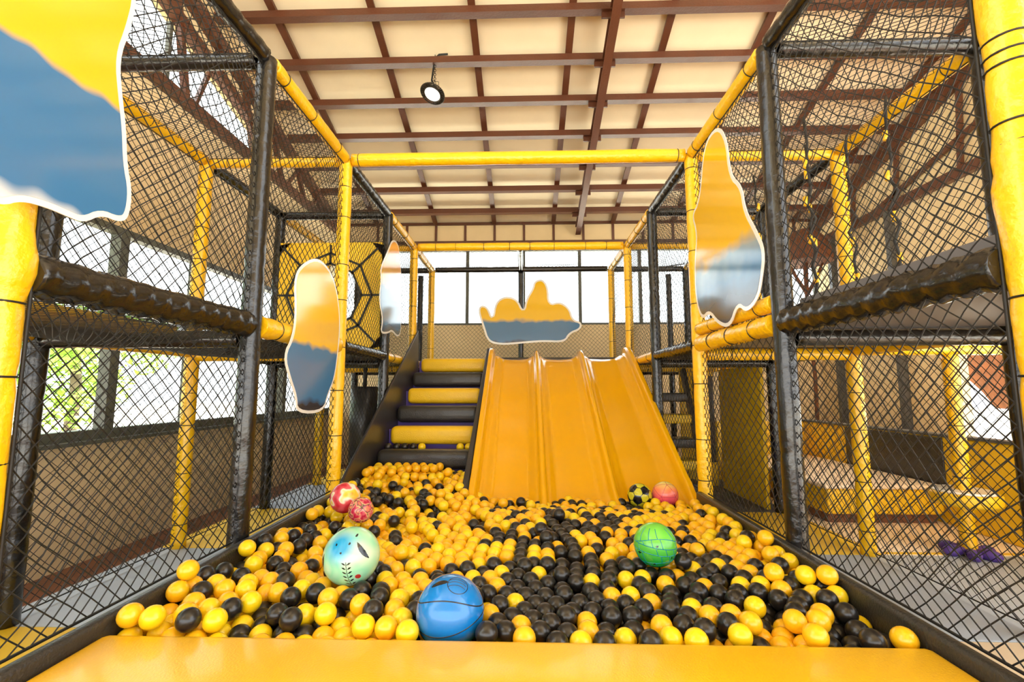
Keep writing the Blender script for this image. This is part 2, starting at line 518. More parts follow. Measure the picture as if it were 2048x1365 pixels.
ROW = [1.30, 2.47, 3.67, 4.87, 6.07, 7.27]
ZT, ZM = 3.195, 1.57
def frame(label, xi, xo, side):
    T = thing('play_frame', ((xi + xo) / 2, 4.0, 0), label, 'play structure')
    cin = 'ybybyy'; cout = 'bbybyb'
    # posts
    for i, y in enumerate(ROW):
        bul = None; rr = .054
        if i == 0:
            rr = .058; bul = (1.62, .35, .07) if side < 0 else (1.8, .22, .12)
        xp = xi + side * .05 if i == 0 else xi
        padded('post', (xp, y, 0), (xp, y, ZT), cin[i], T, rr, wr=.10 if i == 0 else .05, bulge=bul,
               ties=[.1, .25, .32, .40, .47, .586, .61, .63, .685, .697, .712] if i == 0 else None, n=24 if i == 0 else 16)
        padded('post', (xo, y, 0), (xo, y, ZT), cout[i], T)
    cb = 'bybyy'
    for i in range(5):
        a, b = ROW[i] + .05, ROW[i + 1] - .05
        a2 = ROW[0] + .04 if i == 0 else a
        xq = xi + side * .03 if i == 0 else xi
        padded('beam', (xq, a2, ZT), (xi, b, ZT), cb[i], T, .05, lash=.06 if cb[i] == 'b' else .02)
        padded('beam', (xo, a, ZT), (xo, b, ZT), cb[i], T, .05)
        big = {0: .068, 1: .062}.get(i, .05)
        padded('beam', (xq, a2, ZM + .03), (xi, b, ZM + .03), cb[i], T, big, lash=.13 if cb[i] == 'b' else .05, wr=.15)
        if side > 0 and i == 1:
            padded('beam', (xi, a, ZM + .15), (xi, b, ZM + .15), 'y', T, .05, wr=.12)
        padded('beam', (xo, a, ZM - .02), (xo, b, ZM - .02), 'yybyy'[i], T, .048)
    s = 1 if xo > xi else -1
    for i, y in enumerate(ROW):
        c = 'bbybyb'[i]
        padded('beam', (xi + s * .05, y, ZT - .01), (xo - s * .05, y, ZT - .01), c, T, .045)
        padded('beam', (xi + s * .05, y, ZM - .05), (xo - s * .05, y, ZM - .05), c, T, .048)
        if i == 2 and side > 0:
            padded('beam', (xi + s * .05, y, ZM + .06), (xo - s * .05, y, ZM + .06), c, T, .05)
    # nets, one panel to a bay
    for i in range(5):
        a, b = ROW[i] + .04, ROW[i + 1] - .04
        near = i < 2
        cell = .066
        net((xi, a, .45), (0, b - a, 0), (0, 0, ZT - .5), cell, .0027 if near else .0024, 100 + i + side, .02 if near else .015).build('net', M['net'], T)
        net((xo, a, .03), (0, b - a, 0), (0, 0, ZT - .08), cell, .0023, 200 + i + side, .015).build('net', M['net'], T)
        net((min(xi, xo), a, ZT + .01), (abs(xo - xi), 0, 0), (0, b - a, 0), cell, .0023, 300 + i + side, .012,
            shape=lambda u, v, lu, lv: np.outer(-.09 * np.sin(PI * u / lu) * np.sin(PI * v / lv), (0, 0, 1))).build('net', M['net'], T)
    net((min(xi, xo), ROW[5], ZM), (abs(xo - xi), 0, 0), (0, 0, ZT - ZM), .066, .0023, 400, .012).build('net', M['net'], T)
    return T

BR = {}
LF = frame('left hand netted two storey play frame with black and yellow padded posts', -1.53, -2.75, -1)
RF = frame('right hand netted two storey play frame with ropes on its upper level', 1.39, 2.59, 1)

# left frame decks
zl = ZM - .03
net((-2.72, 1.32, zl), (1.16, 0, 0), (0, 2.3, 0), .034, .0022, 7, .01, shape=lambda u, v, lu, lv: np.outer(-.05 * np.sin(PI * u / lu), (0, 0, 1))).build('net_floor', M['net'], LF)
MB().box((-2.45, 2.62, zl - .005), (-1.85, 3.45, zl + .035), 0, .01).build('deck_pad', M['pad_b'], LF)
MB().box((-2.45, 1.40, zl + .0), (-1.85, 2.35, zl + .035), 0, .01).build('deck_pad', M['pad_y'], LF)
for i in (2, 3, 4):
    MB().box((-2.70, ROW[i] + .03, ZM - .02), (-1.56, ROW[i + 1] - .03, ZM + .08), 0, .02).build('deck_pad', M['pad_b'], LF)
# right frame decks
for i in range(5):
    MB().box((1.43, ROW[i] + .03, ZM + .0), (2.55, ROW[i + 1] - .03, ZM + .06), 0, .015).build('deck_pad', M['grey'] if i < 2 else M['pad_b'], RF)
MB().box((1.45, 1.36, ZM + .06), (1.49, 2.42, ZM + .15), 0, .01).build('edge_board', M['grey'], RF)
MB().box((1.55, 3.35, ZM + .065), (2.5, 3.62, ZM + .2), 0, .03).build('step_block', M['pad_y'], RF)

# spider web panel in the left frame
Y = 4.80
cx_, cz_ = -2.13, 2.26
def circ(n, r, a0=0): return [(cx_ + r * math.cos(a0 + 2 * PI * i / n), cz_ + r * math.sin(a0 + 2 * PI * i / n)) for i in range(n)]
web = thing('web_panel', (cx_, Y, 1.7), 'yellow square panel with round hole and black spider web lines between two posts', 'panel')
mb = MB()
n = 48
inner = circ(n, .335)
outer = []
for i in range(n):
    a = 2 * PI * i / n; c, s_ = math.cos(a), math.sin(a)
    k = min(.565 / max(abs(c), 1e-6), .59 / max(abs(s_), 1e-6)); outer.append((cx_ + c * k, cz_ + s_ * k))
# exact corners
vs = []
for (yy) in (Y, Y + .03):
    vs += [(p[0], yy, p[1]) for p in inner] + [(p[0], yy, p[1]) for p in outer]
fs = []
for i in range(n):
    j = (i + 1) % n
    fs.append((i, j, n + j, n + i)); fs.append((2 * n + i, 3 * n + i, 3 * n + j, 2 * n + j))
    fs.append((i, 2 * n + i, 2 * n + j, j)); fs.append((n + i, n + j, 3 * n + j, 3 * n + i))
mb.add(vs, fs)
for sx in (-1, 1):
    for sz in (-1, 1):
        mb.prism([(cx_ + sx * .565, Y, cz_ + sz * .45), (cx_ + sx * .45, Y, cz_ + sz * .59), (cx_ + sx * .565, Y, cz_ + sz * .59)], (0, .03, 0))
mb.build('board', M['pad_y'], web)
for rr in (.355, .47):
    m_ = MB()
    n8 = 8
    for i in range(n8):
        a, b = 2 * PI * i / n8, 2 * PI * (i + 1) / n8
        m_.obox((cx_ + rr * math.cos(a), Y - .006, cz_ + rr * math.sin(a)), (cx_ + rr * math.cos(b), Y - .006, cz_ + rr * math.sin(b)), .022, .01, (0, 1, 0))
    m_.build('web_line', M['tie'], web)
for i in range(8):
    a = 2 * PI * i / 8
    k = .56 if i % 2 == 0 else .74
    m_ = MB().obox((cx_ + .34 * math.cos(a), Y - .006, cz_ + .34 * math.sin(a)), (cx_ + k * math.cos(a), Y - .006, cz_ + k * math.sin(a)), .022, .01, (0, 1, 0))
    m_.build('web_line', M['tie'], web)

# overhead beams between the two frames
T = thing('overhead_beam', (-.07, 3.67, ZT), 'long yellow padded beam crossing overhead between the two play frames, nearer one', 'beam')
padded('padding', (-1.47, 3.67, ZT), (1.33, 3.67, ZT), 'y', T, .054, ties=[.02, .98], wr=.06)
T = thing('overhead_beam', (-.07, 6.07, ZT), 'yellow padded beam above the top of the slide, ringed by cable ties', 'beam')
padded('padding', (-1.47, 6.07, ZT), (1.33, 6.07, ZT), 'y', T, .054)

# rear bay over the slide platform
T = thing('rear_bay', (-.07, 6.7, 1.6), 'netted bay with black pipe frame behind the top of the slide', 'play structure')
padded('beam', (-1.47, 7.27, ZT), (1.33, 7.27, ZT), 'b', T, .045)
padded('beam', (-.07, 6.13, ZT), (-.07, 7.22, ZT), 'b', T, .04)
padded('post', (-.07, 7.27, 1.6), (-.07, 7.27, ZT - .04), 'b', T, .04)
padded('post', (-1.72, 7.3, 0), (-1.72, 7.3, 3.1), 'b', T, .045)
padded('post', (2.32, 7.3, 0), (2.32, 7.3, 3.1), 'b', T, .045)
for x in (-1.47, 1.33):
    pass
net((-1.5, 7.27, 1.66), (1.39, 0, 0), (0, 0, ZT - 1.7), .066, .0023, 21, .01).build('net', M['net'], T)
net((-.05, 7.27, 1.66), (1.40, 0, 0), (0, 0, ZT - 1.7), .066, .0023, 22, .01).build('net', M['net'], T)
sag = lambda u, v, lu, lv: np.outer(-.07 * np.sin(PI * u / lu) * np.sin(PI * v / lv), (0, 0, 1))
net((-1.5, 6.1, ZT + .02), (1.39, 0, 0), (0, 1.14, 0), .06, .0019, 23, .01, shape=sag).build('net', M['net'], T)
net((-.05, 6.1, ZT + .02), (1.40, 0, 0), (0, 1.14, 0), .06, .0019, 24, .01, shape=sag).build('net', M['net'], T)
MB().box((-1.46, 6.27, 1.55), (1.32, 7.2, 1.65), 0, .02).build('deck_pad', M['pad_b'], T)

# ================================================================ ball pit surround
T = thing('ball_pit_surround', (-.07, 2.6, 0), 'low padded wall around the ball pit, yellow in front and black along the sides', 'ball pit')
MB().box((-1.475, .9, 0), (-1.425, 3.62, .47), 0, .018).build('side_wall', M['pad_b'], T)
MB().box((1.295, .9, 0), (1.345, 3.62, .47), 0, .018).build('side_wall', M['pad_b'], T)
MB().box((-1.42, .9, 0), (1.29, 1.59, .43), 0, .035).build('front_pad', M['foam'], T)
MB().box((-1.42, 1.6, 0), (1.29, 3.6, .06)).build('pit_floor', M['purple'], T)

# ================================================================ padded stairs
ST = thing('padded_stairs', (-1.0, 5.0, 0), 'soft climbing stairs of alternating yellow and black rolls beside the slide', 'stairs')
for k in range(7):
    yk, zk = 6.07 - .33 * k, 1.66 - .2 * k
    m_ = MB().box((-1.44 + (.0 if k % 2 else .03), yk, zk - .185), (-.525, yk + .19, zk), 0, .055)
    m_.build('step_roll', M['pad_b'] if k % 2 else M['pad_y'], ST)
    MB().box((-1.445, yk + .10, 0.0 if k > 5 else zk - .40), (-.525, yk + .42, zk - .035)).build('tread', M['purple'], ST)
def sideboard(x0, x1, pts, m, parent):
    o = MB().prism([(x0, p[0], p[1]) for p in pts], (x1 - x0, 0, 0)).build('side_board', m, parent)
    bv = o.modifiers.new('bevel', 'BEVEL'); bv.width = .008; bv.segments = 2; bv.limit_method = 'ANGLE'
    return o
sideboard(-1.475, -1.45, [(6.10, 2.04), (6.16, 1.3), (6.1, 0.02), (3.66, .02), (3.66, .52)], M['board_b'], ST)
sideboard(-.52, -.475, [(6.13, 1.80), (6.13, 1.4), (4.4, .05), (3.70, .05), (3.62, .20), (3.72, .42)], M['board_b'], ST)

# ================================================================ three lane slide
SL = thing('triple_slide', (.45, 5.0, 0), 'wide glossy yellow slide with three lanes running down into the balls', 'slide')
path = [(6.20, 1.655), (6.10, 1.655), (6.0, 1.645), (5.92, 1.62), (5.84, 1.58), (5.74, 1.52)]
for i in range(1, 14):
    t = i / 14; path.append((5.74 + (4.02 - 5.74) * t, 1.52 + (.40 - 1.52) * t))
path += [(4.02, .40), (3.92, .35), (3.82, .315), (3.72, .29), (3.6, .27), (3.5, .26)]
xs = np.linspace(-.465, 1.355, 183)
def prof(x):
    h = 0
    for c in (.145, .725):
        d = abs(x - c)
        h = max(h, .115 * math.exp(-(d / .036) ** 4), .045 * math.exp(-(d / .095) ** 4))
    for c, sg in ((-.43, 1), (1.325, -1)):
        d = (x - c) * sg
        h = max(h, .15 * math.exp(-(max(d, 0) / .035) ** 4), .05 * math.exp(-(max(d, 0) / .11) ** 4))
    # shallow dish in each lane
    for c in (-.14, .435, 1.02):
        h -= .012 * math.exp(-((x - c) / .16) ** 2)
    return h
hs = [prof(x) for x in xs]
vs = []; fs = []
P3 = [Vector((0, p[0], p[1])) for p in path]
for i, p in enumerate(P3):
    d = (P3[min(i + 1, len(P3) - 1)] - P3[max(i - 1, 0)]).normalized()
    nr = Vector((0, -d.z, d.y)); nr = nr if nr.z > 0 else -nr
    fade = 1.0 if i < len(P3) - 4 else (len(P3) - 1 - i) / 4 * .8 + .2
    for x, h in zip(xs, hs):
        q = p + nr * (h * fade); vs.append((x, q.y, q.z))
nx = len(xs)
for i in range(len(P3) - 1):
    for j in range(nx - 1):
        fs.append((i * nx + j, i * nx + j + 1, (i + 1) * nx + j + 1, (i + 1) * nx + j)[::-1])
o = MB().add(vs, fs, 0, True).build('slide_bed', M['slide'], SL)
sd = o.modifiers.new('solid', 'SOLIDIFY'); sd.thickness = .012; sd.offset = -1
sideboard(1.36, 1.385, [(6.13, 1.79), (6.13, 1.3), (4.3, .02), (3.62, .02), (3.62, .27), (3.78, .36), (5.85, 1.70)], M['purple'], SL)
MB().box((-.44, 6.2, 1.56), (1.32, 6.26, 1.68), 0, .02).build('top_lip', M['pad_b'], SL)

# ================================================================ balls
def ico(r, sub):
    bm = bmesh.new(); bmesh.ops.create_icosphere(bm, subdivisions=sub, radius=r)
    bm.verts.index_update()
    v = np.array([x.co[:] for x in bm.verts]); f = [[x.index for x in q.verts] for q in bm.faces]; bm.free()
    return v, f
BR_ = .0395
iv, if_ = ico(BR_, 3)
# resting places of the balls in millimetres, x y z in turn, those seen largest first
BDATA = [
-1300, 1640, 451, -1173, 1640, 445, -1380, 1640, 457, -1100, 1673, 429, 963, 1640, 424, -845, 1707, 420, 961, 1756, 415, 1250, 1640, 417,
-568, 1671, 417, -742, 1760, 415, -1380, 1858, 445, -488, 1668, 415, 727, 1667, 407, 1193, 1833, 408, 805, 1757, 406, -1380, 1908, 507,
-1073, 1840, 417, 1148, 1640, 409, 1250, 2021, 474, -1103, 1766, 424, 1043, 1755, 417, -406, 1640, 416, 886, 1890, 402, 1187, 2065, 456,
-944, 1897, 411, 1013, 1959, 400, -927, 1767, 407, -135, 1640, 415, 324, 1840, 381, 621, 1701, 407, 725, 1758, 401, -574, 1787, 417,
1184, 1925, 417, 1065, 2086, 457, 568, 1759, 391, -639, 1834, 416, 150, 1812, 393, 839, 1955, 397, -72, 1686, 396, 494, 1669, 393,
-1235, 1927, 426, -860, 1935, 412, 570, 1640, 403, 48, 1696, 393, 403, 1846, 379, -783, 1876, 418, -1023, 1949, 407, 460, 1901, 383,
1182, 1759, 380, 564, 1895, 388, -705, 1892, 410, 962, 2020, 401, 488, 1756, 390, -1156, 1940, 421, 687, 1827, 394, -1306, 1890, 432,
740, 2268, 435, 221, 2129, 386, -1380, 2309, 460, 803, 2025, 391, -833, 1784, 398, -1191, 1769, 420, -7, 1640, 401, -1278, 2198, 424,
-584, 1892, 416, 341, 1681, 380, 724, 2033, 395, 160, 2176, 403, 259, 1886, 375, -501, 1817, 406, 89, 1763, 388, 221, 1733, 378,
693, 2106, 389, -105, 1901, 389, 1250, 2511, 471, -1348, 2088, 433, -453, 1740, 409, 454, 2190, 378, 159, 2007, 386, 417, 1640, 396,
-630, 2375, 425, -161, 2011, 384, 1191, 2352, 441, -1036, 2029, 419, 390, 1769, 364, 1250, 1970, 413, 1060, 2022, 411, -505, 1897, 409,
402, 1955, 374, -1270, 1798, 428, 474, 2261, 408, 515, 2048, 385, 942, 2234, 396, -694, 1781, 353, -1380, 2016, 444, 927, 1775, 345,
145, 1708, 381, 614, 2129, 383, -1216, 2272, 399, 102, 2299, 400, 1101, 1950, 406, 607, 1828, 389, -803, 1724, 354, -682, 1969, 408,
1101, 1829, 405, 226, 1813, 371, 853, 2140, 389, -937, 1976, 409, 251, 2439, 390, 264, 1640, 391, -1065, 1780, 355, -1213, 2500, 407,
-954, 1709, 359, -543, 2273, 391, -6, 2281, 400, -475, 2314, 379, -1056, 2189, 402, -1255, 2069, 419, -1031, 1709, 358, 1250, 2300, 427,
-20, 1745, 386, 288, 1987, 375, -1117, 2056, 406, 766, 1827, 399, 1154, 2547, 434, 121, 1938, 373, 1180, 2252, 425, -139, 1829, 386,
359, 2023, 374, -727, 1709, 356, 1003, 1824, 410, 217, 1953, 375, 438, 2026, 377, 26, 1809, 377, 97, 2137, 375, 1049, 1889, 406,
-53, 1818, 381, 508, 1964, 375, 884, 2484, 412, 184, 1640, 389, 181, 2491, 391, -277, 2242, 397, -45, 1949, 376, -1226, 1699, 435,
727, 1896, 393, -1331, 2390, 422, 74, 1874, 374, -98, 2428, 388, 647, 1897, 388, 1007, 2086, 403, 81, 2012, 374, 277, 2074, 372,
1126, 2078, 407, -590, 2047, 396, -621, 2256, 385, -422, 1819, 400, 614, 2049, 375, -1092, 1983, 387, -1035, 2264, 389, -1380, 2466, 444,
105, 1640, 387, 39, 1946, 372, 375, 2178, 381, 351, 2102, 376, -1333, 2538, 433, -6, 1881, 375, 20, 2157, 381, -104, 1758, 388,
112, 2615, 429, -156, 2303, 394, -1, 2015, 374, -1145, 2603, 392, 882, 2022, 395, 292, 1773, 354, -355, 2250, 381, 589, 2273, 366,
-82, 2019, 377, -127, 2084, 384, 816, 2214, 387, -650, 1711, 354, 1130, 1705, 353, 41, 2081, 376, -1380, 3000, 441, 924, 2090, 398,
508, 2545, 388, -1095, 2437, 393, 503, 2127, 380, -1302, 1970, 428, -1246, 2427, 415, -727, 2994, 365, 643, 2203, 386, 294, 2159, 377,
1179, 2003, 401, -320, 2180, 372, -84, 2150, 381, 969, 2156, 401, -1304, 2616, 423, -478, 1972, 399, -38, 2085, 376, 1080, 2279, 408,
-431, 2043, 391, -386, 2343, 384, -207, 2094, 385, -1168, 1845, 411, -242, 2166, 383, 887, 1708, 348, 872, 2271, 389, -1297, 1675, 379,
314, 2237, 381, 408, 2411, 384, 86, 2710, 445, 213, 3038, 440, 331, 1920, 372, -565, 2847, 363, -390, 2112, 388, 377, 2533, 391,
-881, 3124, 366, -1228, 2351, 401, 58, 2227, 380, 549, 2339, 386, -454, 2391, 383, 304, 2653, 398, -1179, 2881, 394, -986, 1781, 356,
-163, 2160, 385, 533, 2208, 377, 1119, 2412, 410, -867, 2014, 405, -1225, 2597, 408, -36, 2212, 377, 1027, 2220, 401, 453, 2729, 395,
-427, 1910, 397, -470, 2510, 392, -470, 2113, 392, 319, 2316, 386, 1146, 1817, 340, 677, 1970, 378, -510, 2044, 394, -1184, 2099, 400,
-1380, 1817, 377, -629, 2116, 393, -660, 2190, 395, -1034, 1852, 349, 447, 2492, 387, 174, 2330, 383, 507, 1837, 371, -1190, 2012, 414,
-115, 2224, 384, -164, 2472, 388, 1013, 2596, 388, -942, 2080, 395, -603, 1968, 406, 587, 1970, 376, -232, 2324, 383, -1243, 3059, 406,
-549, 2115, 392, -1321, 2313, 407, -1147, 2223, 388, 848, 1775, 342, -636, 2695, 369, 920, 2682, 391, 180, 1883, 373, -947, 3031, 367,
-531, 2369, 389, 746, 2174, 384, -1265, 2733, 418, 1202, 2610, 440, -601, 3408, 398, -1380, 1937, 433, -229, 2517, 386, -707, 2127, 391,
243, 2290, 379, -125, 2932, 395, -750, 2712, 366, -940, 2895, 365, -369, 2532, 386, -1103, 3454, 414, 326, 2396, 388, 480, 2635, 387,
1198, 2730, 416, 1062, 2357, 401, 927, 2328, 390, 1003, 2296, 395, 415, 2332, 378, 1086, 1771, 352, -756, 3436, 400, -1380, 1640, 378,
1121, 2731, 395, -399, 2454, 382, -1030, 3506, 417, -1186, 2751, 388, 1250, 3185, 422, 888, 1842, 339, -79, 2303, 376, -948, 3463, 403,
322, 2476, 392, 1126, 2945, 397, 773, 2099, 385, -225, 2970, 390, -212, 1953, 400, 796, 2295, 386, -759, 1949, 397, 1250, 2859, 420,
-295, 2561, 383, 851, 2352, 386, -1316, 3125, 424, 110, 2456, 388, 401, 2253, 377, 305, 2934, 402, 382, 2621, 396, 40, 2421, 386,
247, 2598, 400, 255, 2519, 395, -997, 2137, 384, 230, 2211, 381, -311, 2316, 391, -505, 3419, 390, 1250, 2558, 406, -239, 2427, 377,
-332, 2997, 381, 403, 2836, 397, 1043, 2744, 386, -27, 2464, 387, 691, 1778, 332, -1061, 2367, 374, 115, 2535, 394, 968, 1973, 336,
-807, 3264, 373, -896, 3308, 374, -605, 2930, 369, -1022, 3006, 374, 1044, 2435, 393, -595, 2436, 388, 705, 2251, 366, -39, 3663, 367,
927, 1908, 336, 1023, 2516, 389, -177, 3628, 367, -676, 2326, 381, 44, 2500, 389, -489, 3040, 374, -346, 2767, 386, 1250, 2949, 420,
987, 2380, 388, -661, 3617, 435, 1107, 3119, 398, -747, 1869, 347, -407, 3179, 378, -31, 2384, 383, -373, 2692, 383, -201, 2239, 375,
-717, 3506, 410, 1087, 2568, 396, 1189, 3080, 400, 966, 1707, 352, 968, 1842, 341, 569, 2628, 392, 1250, 3029, 420, 38, 2343, 383,
-1107, 1713, 360, 909, 2406, 385, -485, 2843, 370, -357, 3328, 392, -500, 2743, 360, 227, 2675, 397, 49, 2580, 394, 809, 1708, 344,
-22, 2544, 390, -306, 2472, 377, -13, 2631, 395, -953, 3664, 432, 557, 2793, 391, -1380, 3080, 439, 1250, 1849, 355, -964, 3164, 371,
-184, 3054, 395, 912, 2807, 378, -1380, 4000, 526, -668, 1860, 347, -21, 2802, 405, 170, 2947, 400, -1068, 1921, 343, 1250, 2073, 409,
-1089, 3804, 457, -1214, 3792, 469, -1183, 2482, 336, 1101, 2490, 399, 365, 2704, 398, -267, 2748, 387, -791, 2840, 356, -93, 2508, 388,
-516, 2446, 384, -540, 3800, 449, -179, 2786, 395, -547, 2558, 374, -424, 2760, 374, 969, 2458, 384, 157, 2085, 369, 1175, 2806, 408,
37, 3663, 344, 694, 2354, 383, -325, 2394, 386, 945, 2879, 386, -1178, 4061, 517, -686, 4101, 516, -1266, 3963, 502, -87, 2589, 390,
-647, 2997, 366, 207, 2752, 402, -963, 4022, 487, -493, 3731, 416, -794, 3342, 383, -273, 3194, 387, -836, 3432, 399, -1226, 1640, 380,
-81, 2751, 396, 537, 2702, 387, 1056, 2991, 380, -765, 3106, 366, 548, 2418, 388, 999, 3655, 369, -436, 3354, 387, -511, 2922, 376,
1181, 3216, 398, -851, 3698, 446, -158, 2553, 387, -9, 2711, 396, 757, 3749, 345, -667, 2621, 371, -880, 1732, 353, -83, 2668, 392,
-224, 2597, 386, 480, 2815, 394, -1099, 2888, 392, -1036, 3940, 456, 1250, 2403, 427, -307, 3477, 384, -1207, 2674, 398, 313, 3088, 400,
-154, 2632, 388, -416, 2912, 378, -847, 4268, 516, -927, 4266, 515, -730, 2391, 381, -491, 2189, 378, 1250, 3512, 397, -1006, 4268, 515,
-150, 2712, 391, 1059, 3202, 378, 1218, 3356, 402, -311, 3263, 382, -588, 3595, 411, 933, 3618, 346, -1314, 2465, 400, -1168, 3613, 445,
672, 2958, 392, -763, 3945, 456, -220, 2676, 387, -291, 2641, 383, -1325, 1764, 365, 1046, 1706, 354, 68, 3049, 403, -61, 2885, 397,
-683, 3115, 364, 1010, 1908, 339, -369, 2848, 386, 284, 2730, 399, -887, 3999, 483, -995, 3580, 425, 49, 2764, 400, 345, 2782, 400,
1190, 2130, 411, -510, 3584, 402, -1211, 2408, 346, -233, 3125, 391, 451, 1857, 317, -377, 3514, 393, -877, 3509, 410, -566, 3179, 376,
96, 3210, 390, -767, 2611, 361, 1088, 2811, 387, 381, 2913, 399, 91, 2961, 403, -1380, 2275, 369, 1060, 2889, 378, 843, 2699, 381,
-1042, 4011, 490, 264, 2808, 401, -624, 3782, 443, -1311, 3001, 360, -409, 2190, 372, -724, 2544, 366, 876, 3042, 375, 536, 2872, 391,
579, 3655, 348, 1122, 3033, 392, -757, 4082, 477, 185, 2829, 401, -1086, 4267, 515, 964, 2748, 385, -640, 3478, 403, 148, 2683, 401,
997, 3145, 380, 834, 2430, 382, -68, 3188, 389, -809, 4016, 480, 937, 3094, 376, 616, 2847, 389, 487, 3032, 398, -567, 3000, 368,
-546, 3488, 396, 1075, 2662, 382, -1016, 3104, 377, -260, 3743, 342, 1234, 1698, 365, 728, 3102, 383, 814, 2507, 379, -676, 3371, 325,
25, 2867, 401, 789, 3153, 377, 144, 3024, 404, -714, 3840, 433, -447, 3109, 376, -810, 4360, 519, 1113, 3261, 390, 492, 3159, 390,
640, 2772, 401, 459, 2893, 395, 1061, 2148, 406, -1147, 1640, 370, -527, 3110, 373, 1006, 3053, 372, -1380, 2883, 384, 672, 3938, 334,
-440, 3466, 391, -4, 2941, 402, -1114, 2135, 390, 242, 2884, 401, 503, 3632, 342, 650, 3053, 386, 680, 3707, 333, -927, 3234, 369,
-789, 3748, 446, -1311, 3853, 438, -183, 2877, 389, -797, 3642, 432, 402, 3144, 396, -1088, 3882, 473, 867, 2566, 383, 996, 2672, 373,
-1168, 3536, 423, 1090, 3346, 386, 513, 2951, 393, -827, 3839, 466, -797, 3511, 410, -364, 2611, 377, -770, 1794, 349, 583, 3003, 389,
-450, 2681, 357, -1178, 3855, 438, 599, 2925, 388, 170, 2591, 380, -411, 2999, 377, -1380, 2646, 420, 1250, 3275, 415, 432, 2974, 396,
945, 3002, 372, -1380, 3755, 488, -731, 3691, 420, 24, 3154, 392, 398, 3277, 381, -1015, 3726, 438, 480, 2378, 378, -6, 3021, 400,
588, 2550, 389, 1188, 3647, 358, -716, 3439, 331, -172, 2383, 377, -436, 2578, 369, -612, 4070, 464, 412, 3061, 394, -914, 3011, 298,
-1145, 3795, 401, -540, 4132, 477, -388, 3880, 356, 863, 3123, 375, 355, 2999, 396, -977, 3302, 370, -129, 3723, 329, -1126, 4190, 510,
-610, 3068, 366, -596, 2329, 369, -845, 3153, 301, 110, 2377, 385, -1380, 4096, 526, 1017, 3374, 371, -753, 3577, 419, 571, 3161, 381,
-540, 3922, 453, -597, 3866, 454, -486, 3179, 375, -290, 2906, 369, 923, 3176, 375, -1072, 3490, 351, 716, 3186, 379, -420, 3581, 398,
-32, 3096, 392, -1160, 3071, 384, -1270, 4043, 514, -825, 2682, 349, 1184, 2508, 373, 354, 3922, 323, -876, 3776, 457, -1184, 1709, 368,
-334, 3699, 362, 719, 3548, 338, 272, 3163, 394, 849, 3206, 374, -155, 3142, 385, 1058, 3603, 356, 1000, 2822, 376, -644, 3931, 458,
147, 3916, 320, -540, 4001, 466, -385, 1978, 394, 411, 2207, 313, 479, 3250, 382, 785, 3624, 326, 798, 3031, 382, -1314, 2922, 361,
595, 3382, 366, 576, 3082, 384, -754, 3370, 320, -245, 2024, 387, -1227, 2549, 346, -382, 3970, 362, -1304, 3080, 359, 647, 3134, 381,
-1105, 3418, 343, -109, 3077, 382, -81, 2998, 387, -841, 1656, 358, -445, 3826, 375, 1181, 2883, 387, -1380, 3120, 370, -1380, 3041, 370,
-802, 3087, 298, -106, 3455, 351, 975, 3481, 357, 1039, 3286, 372, 634, 3214, 378, 306, 3258, 386, -559, 3440, 334, -1276, 3709, 408,
-635, 3697, 426, 700, 3266, 374, 995, 2940, 370, -1282, 4129, 523, -870, 2946, 297, 982, 3230, 372, 162, 3256, 384, -880, 3082, 298,
1152, 2644, 389, -851, 3289, 311, -683, 2476, 372, -1092, 4076, 492, -613, 2513, 374, -1297, 3581, 460, 856, 2864, 382, 265, 3027, 381,
135, 2239, 362, 908, 3260, 370, -119, 3247, 374, -1096, 2978, 382, -446, 3266, 369, 194, 3185, 400, 1121, 3420, 385, 776, 3239, 373,
-678, 3508, 340, 439, 3674, 321, -759, 3020, 298, -290, 2823, 376, 1048, 3447, 369, -710, 2254, 386, -1356, 4171, 518, -8, 3245, 380,
-1380, 2801, 378, -274, 3549, 349, 1185, 1885, 348, -638, 3440, 333, -925, 3148, 303, 431, 3904, 313, 297, 3867, 310, -682, 3022, 299,
-1380, 3970, 452, -1206, 4185, 518, -195, 3212, 380, 317, 3790, 310, 219, 3883, 310, -1138, 3714, 385, 165, 3825, 310, 374, 3845, 310,
-126, 3904, 313, -717, 2953, 298, -1380, 3675, 482, 60, 3293, 375, -1380, 3309, 440, -1380, 2962, 371, -327, 3925, 326, 558, 3239, 374,
341, 3422, 357, -849, 2091, 395, -641, 2954, 300, -1273, 3788, 415, -1061, 3352, 331, -1116, 1859, 352, 936, 2605, 377, 451, 3827, 310,
946, 3407, 355, -975, 3927, 407, 835, 3292, 365, 237, 3791, 310, -764, 2463, 374, -601, 2886, 303, 514, 3878, 310, -1249, 4129, 450,
966, 3314, 363, -993, 3497, 347, 133, 3635, 323, 401, 3361, 371, -1380, 3892, 446, -1099, 2809, 378, -1296, 4360, 519, -687, 4073, 440,
1250, 2670, 418, 863, 3635, 314, 693, 2861, 397, -161, 3314, 366, 1250, 3970, 353, -208, 3472, 346, -1166, 4273, 516, -966, 4360, 520,
-887, 1968, 343, -1111, 3961, 475, -916, 3781, 388, -890, 1891, 353, -1192, 3455, 418, -1045, 4360, 519, 662, 2112, 317, -915, 3501, 341,
-29, 3517, 335, 669, 3862, 310, 364, 3647, 320, -282, 3347, 369, -954, 2006, 338, 167, 3738, 310, 897, 2939, 365, 720, 3018, 374,
318, 3710, 310, -537, 3660, 400, 1165, 2365, 367, 760, 3319, 364, 586, 2096, 316, 381, 1891, 316, 1017, 2032, 344, -1125, 4360, 519,
289, 3352, 372, 91, 3860, 310, -234, 3283, 372, 705, 3625, 321, -287, 3157, 319, -1310, 3931, 443, 98, 3781, 310, 444, 3424, 350,
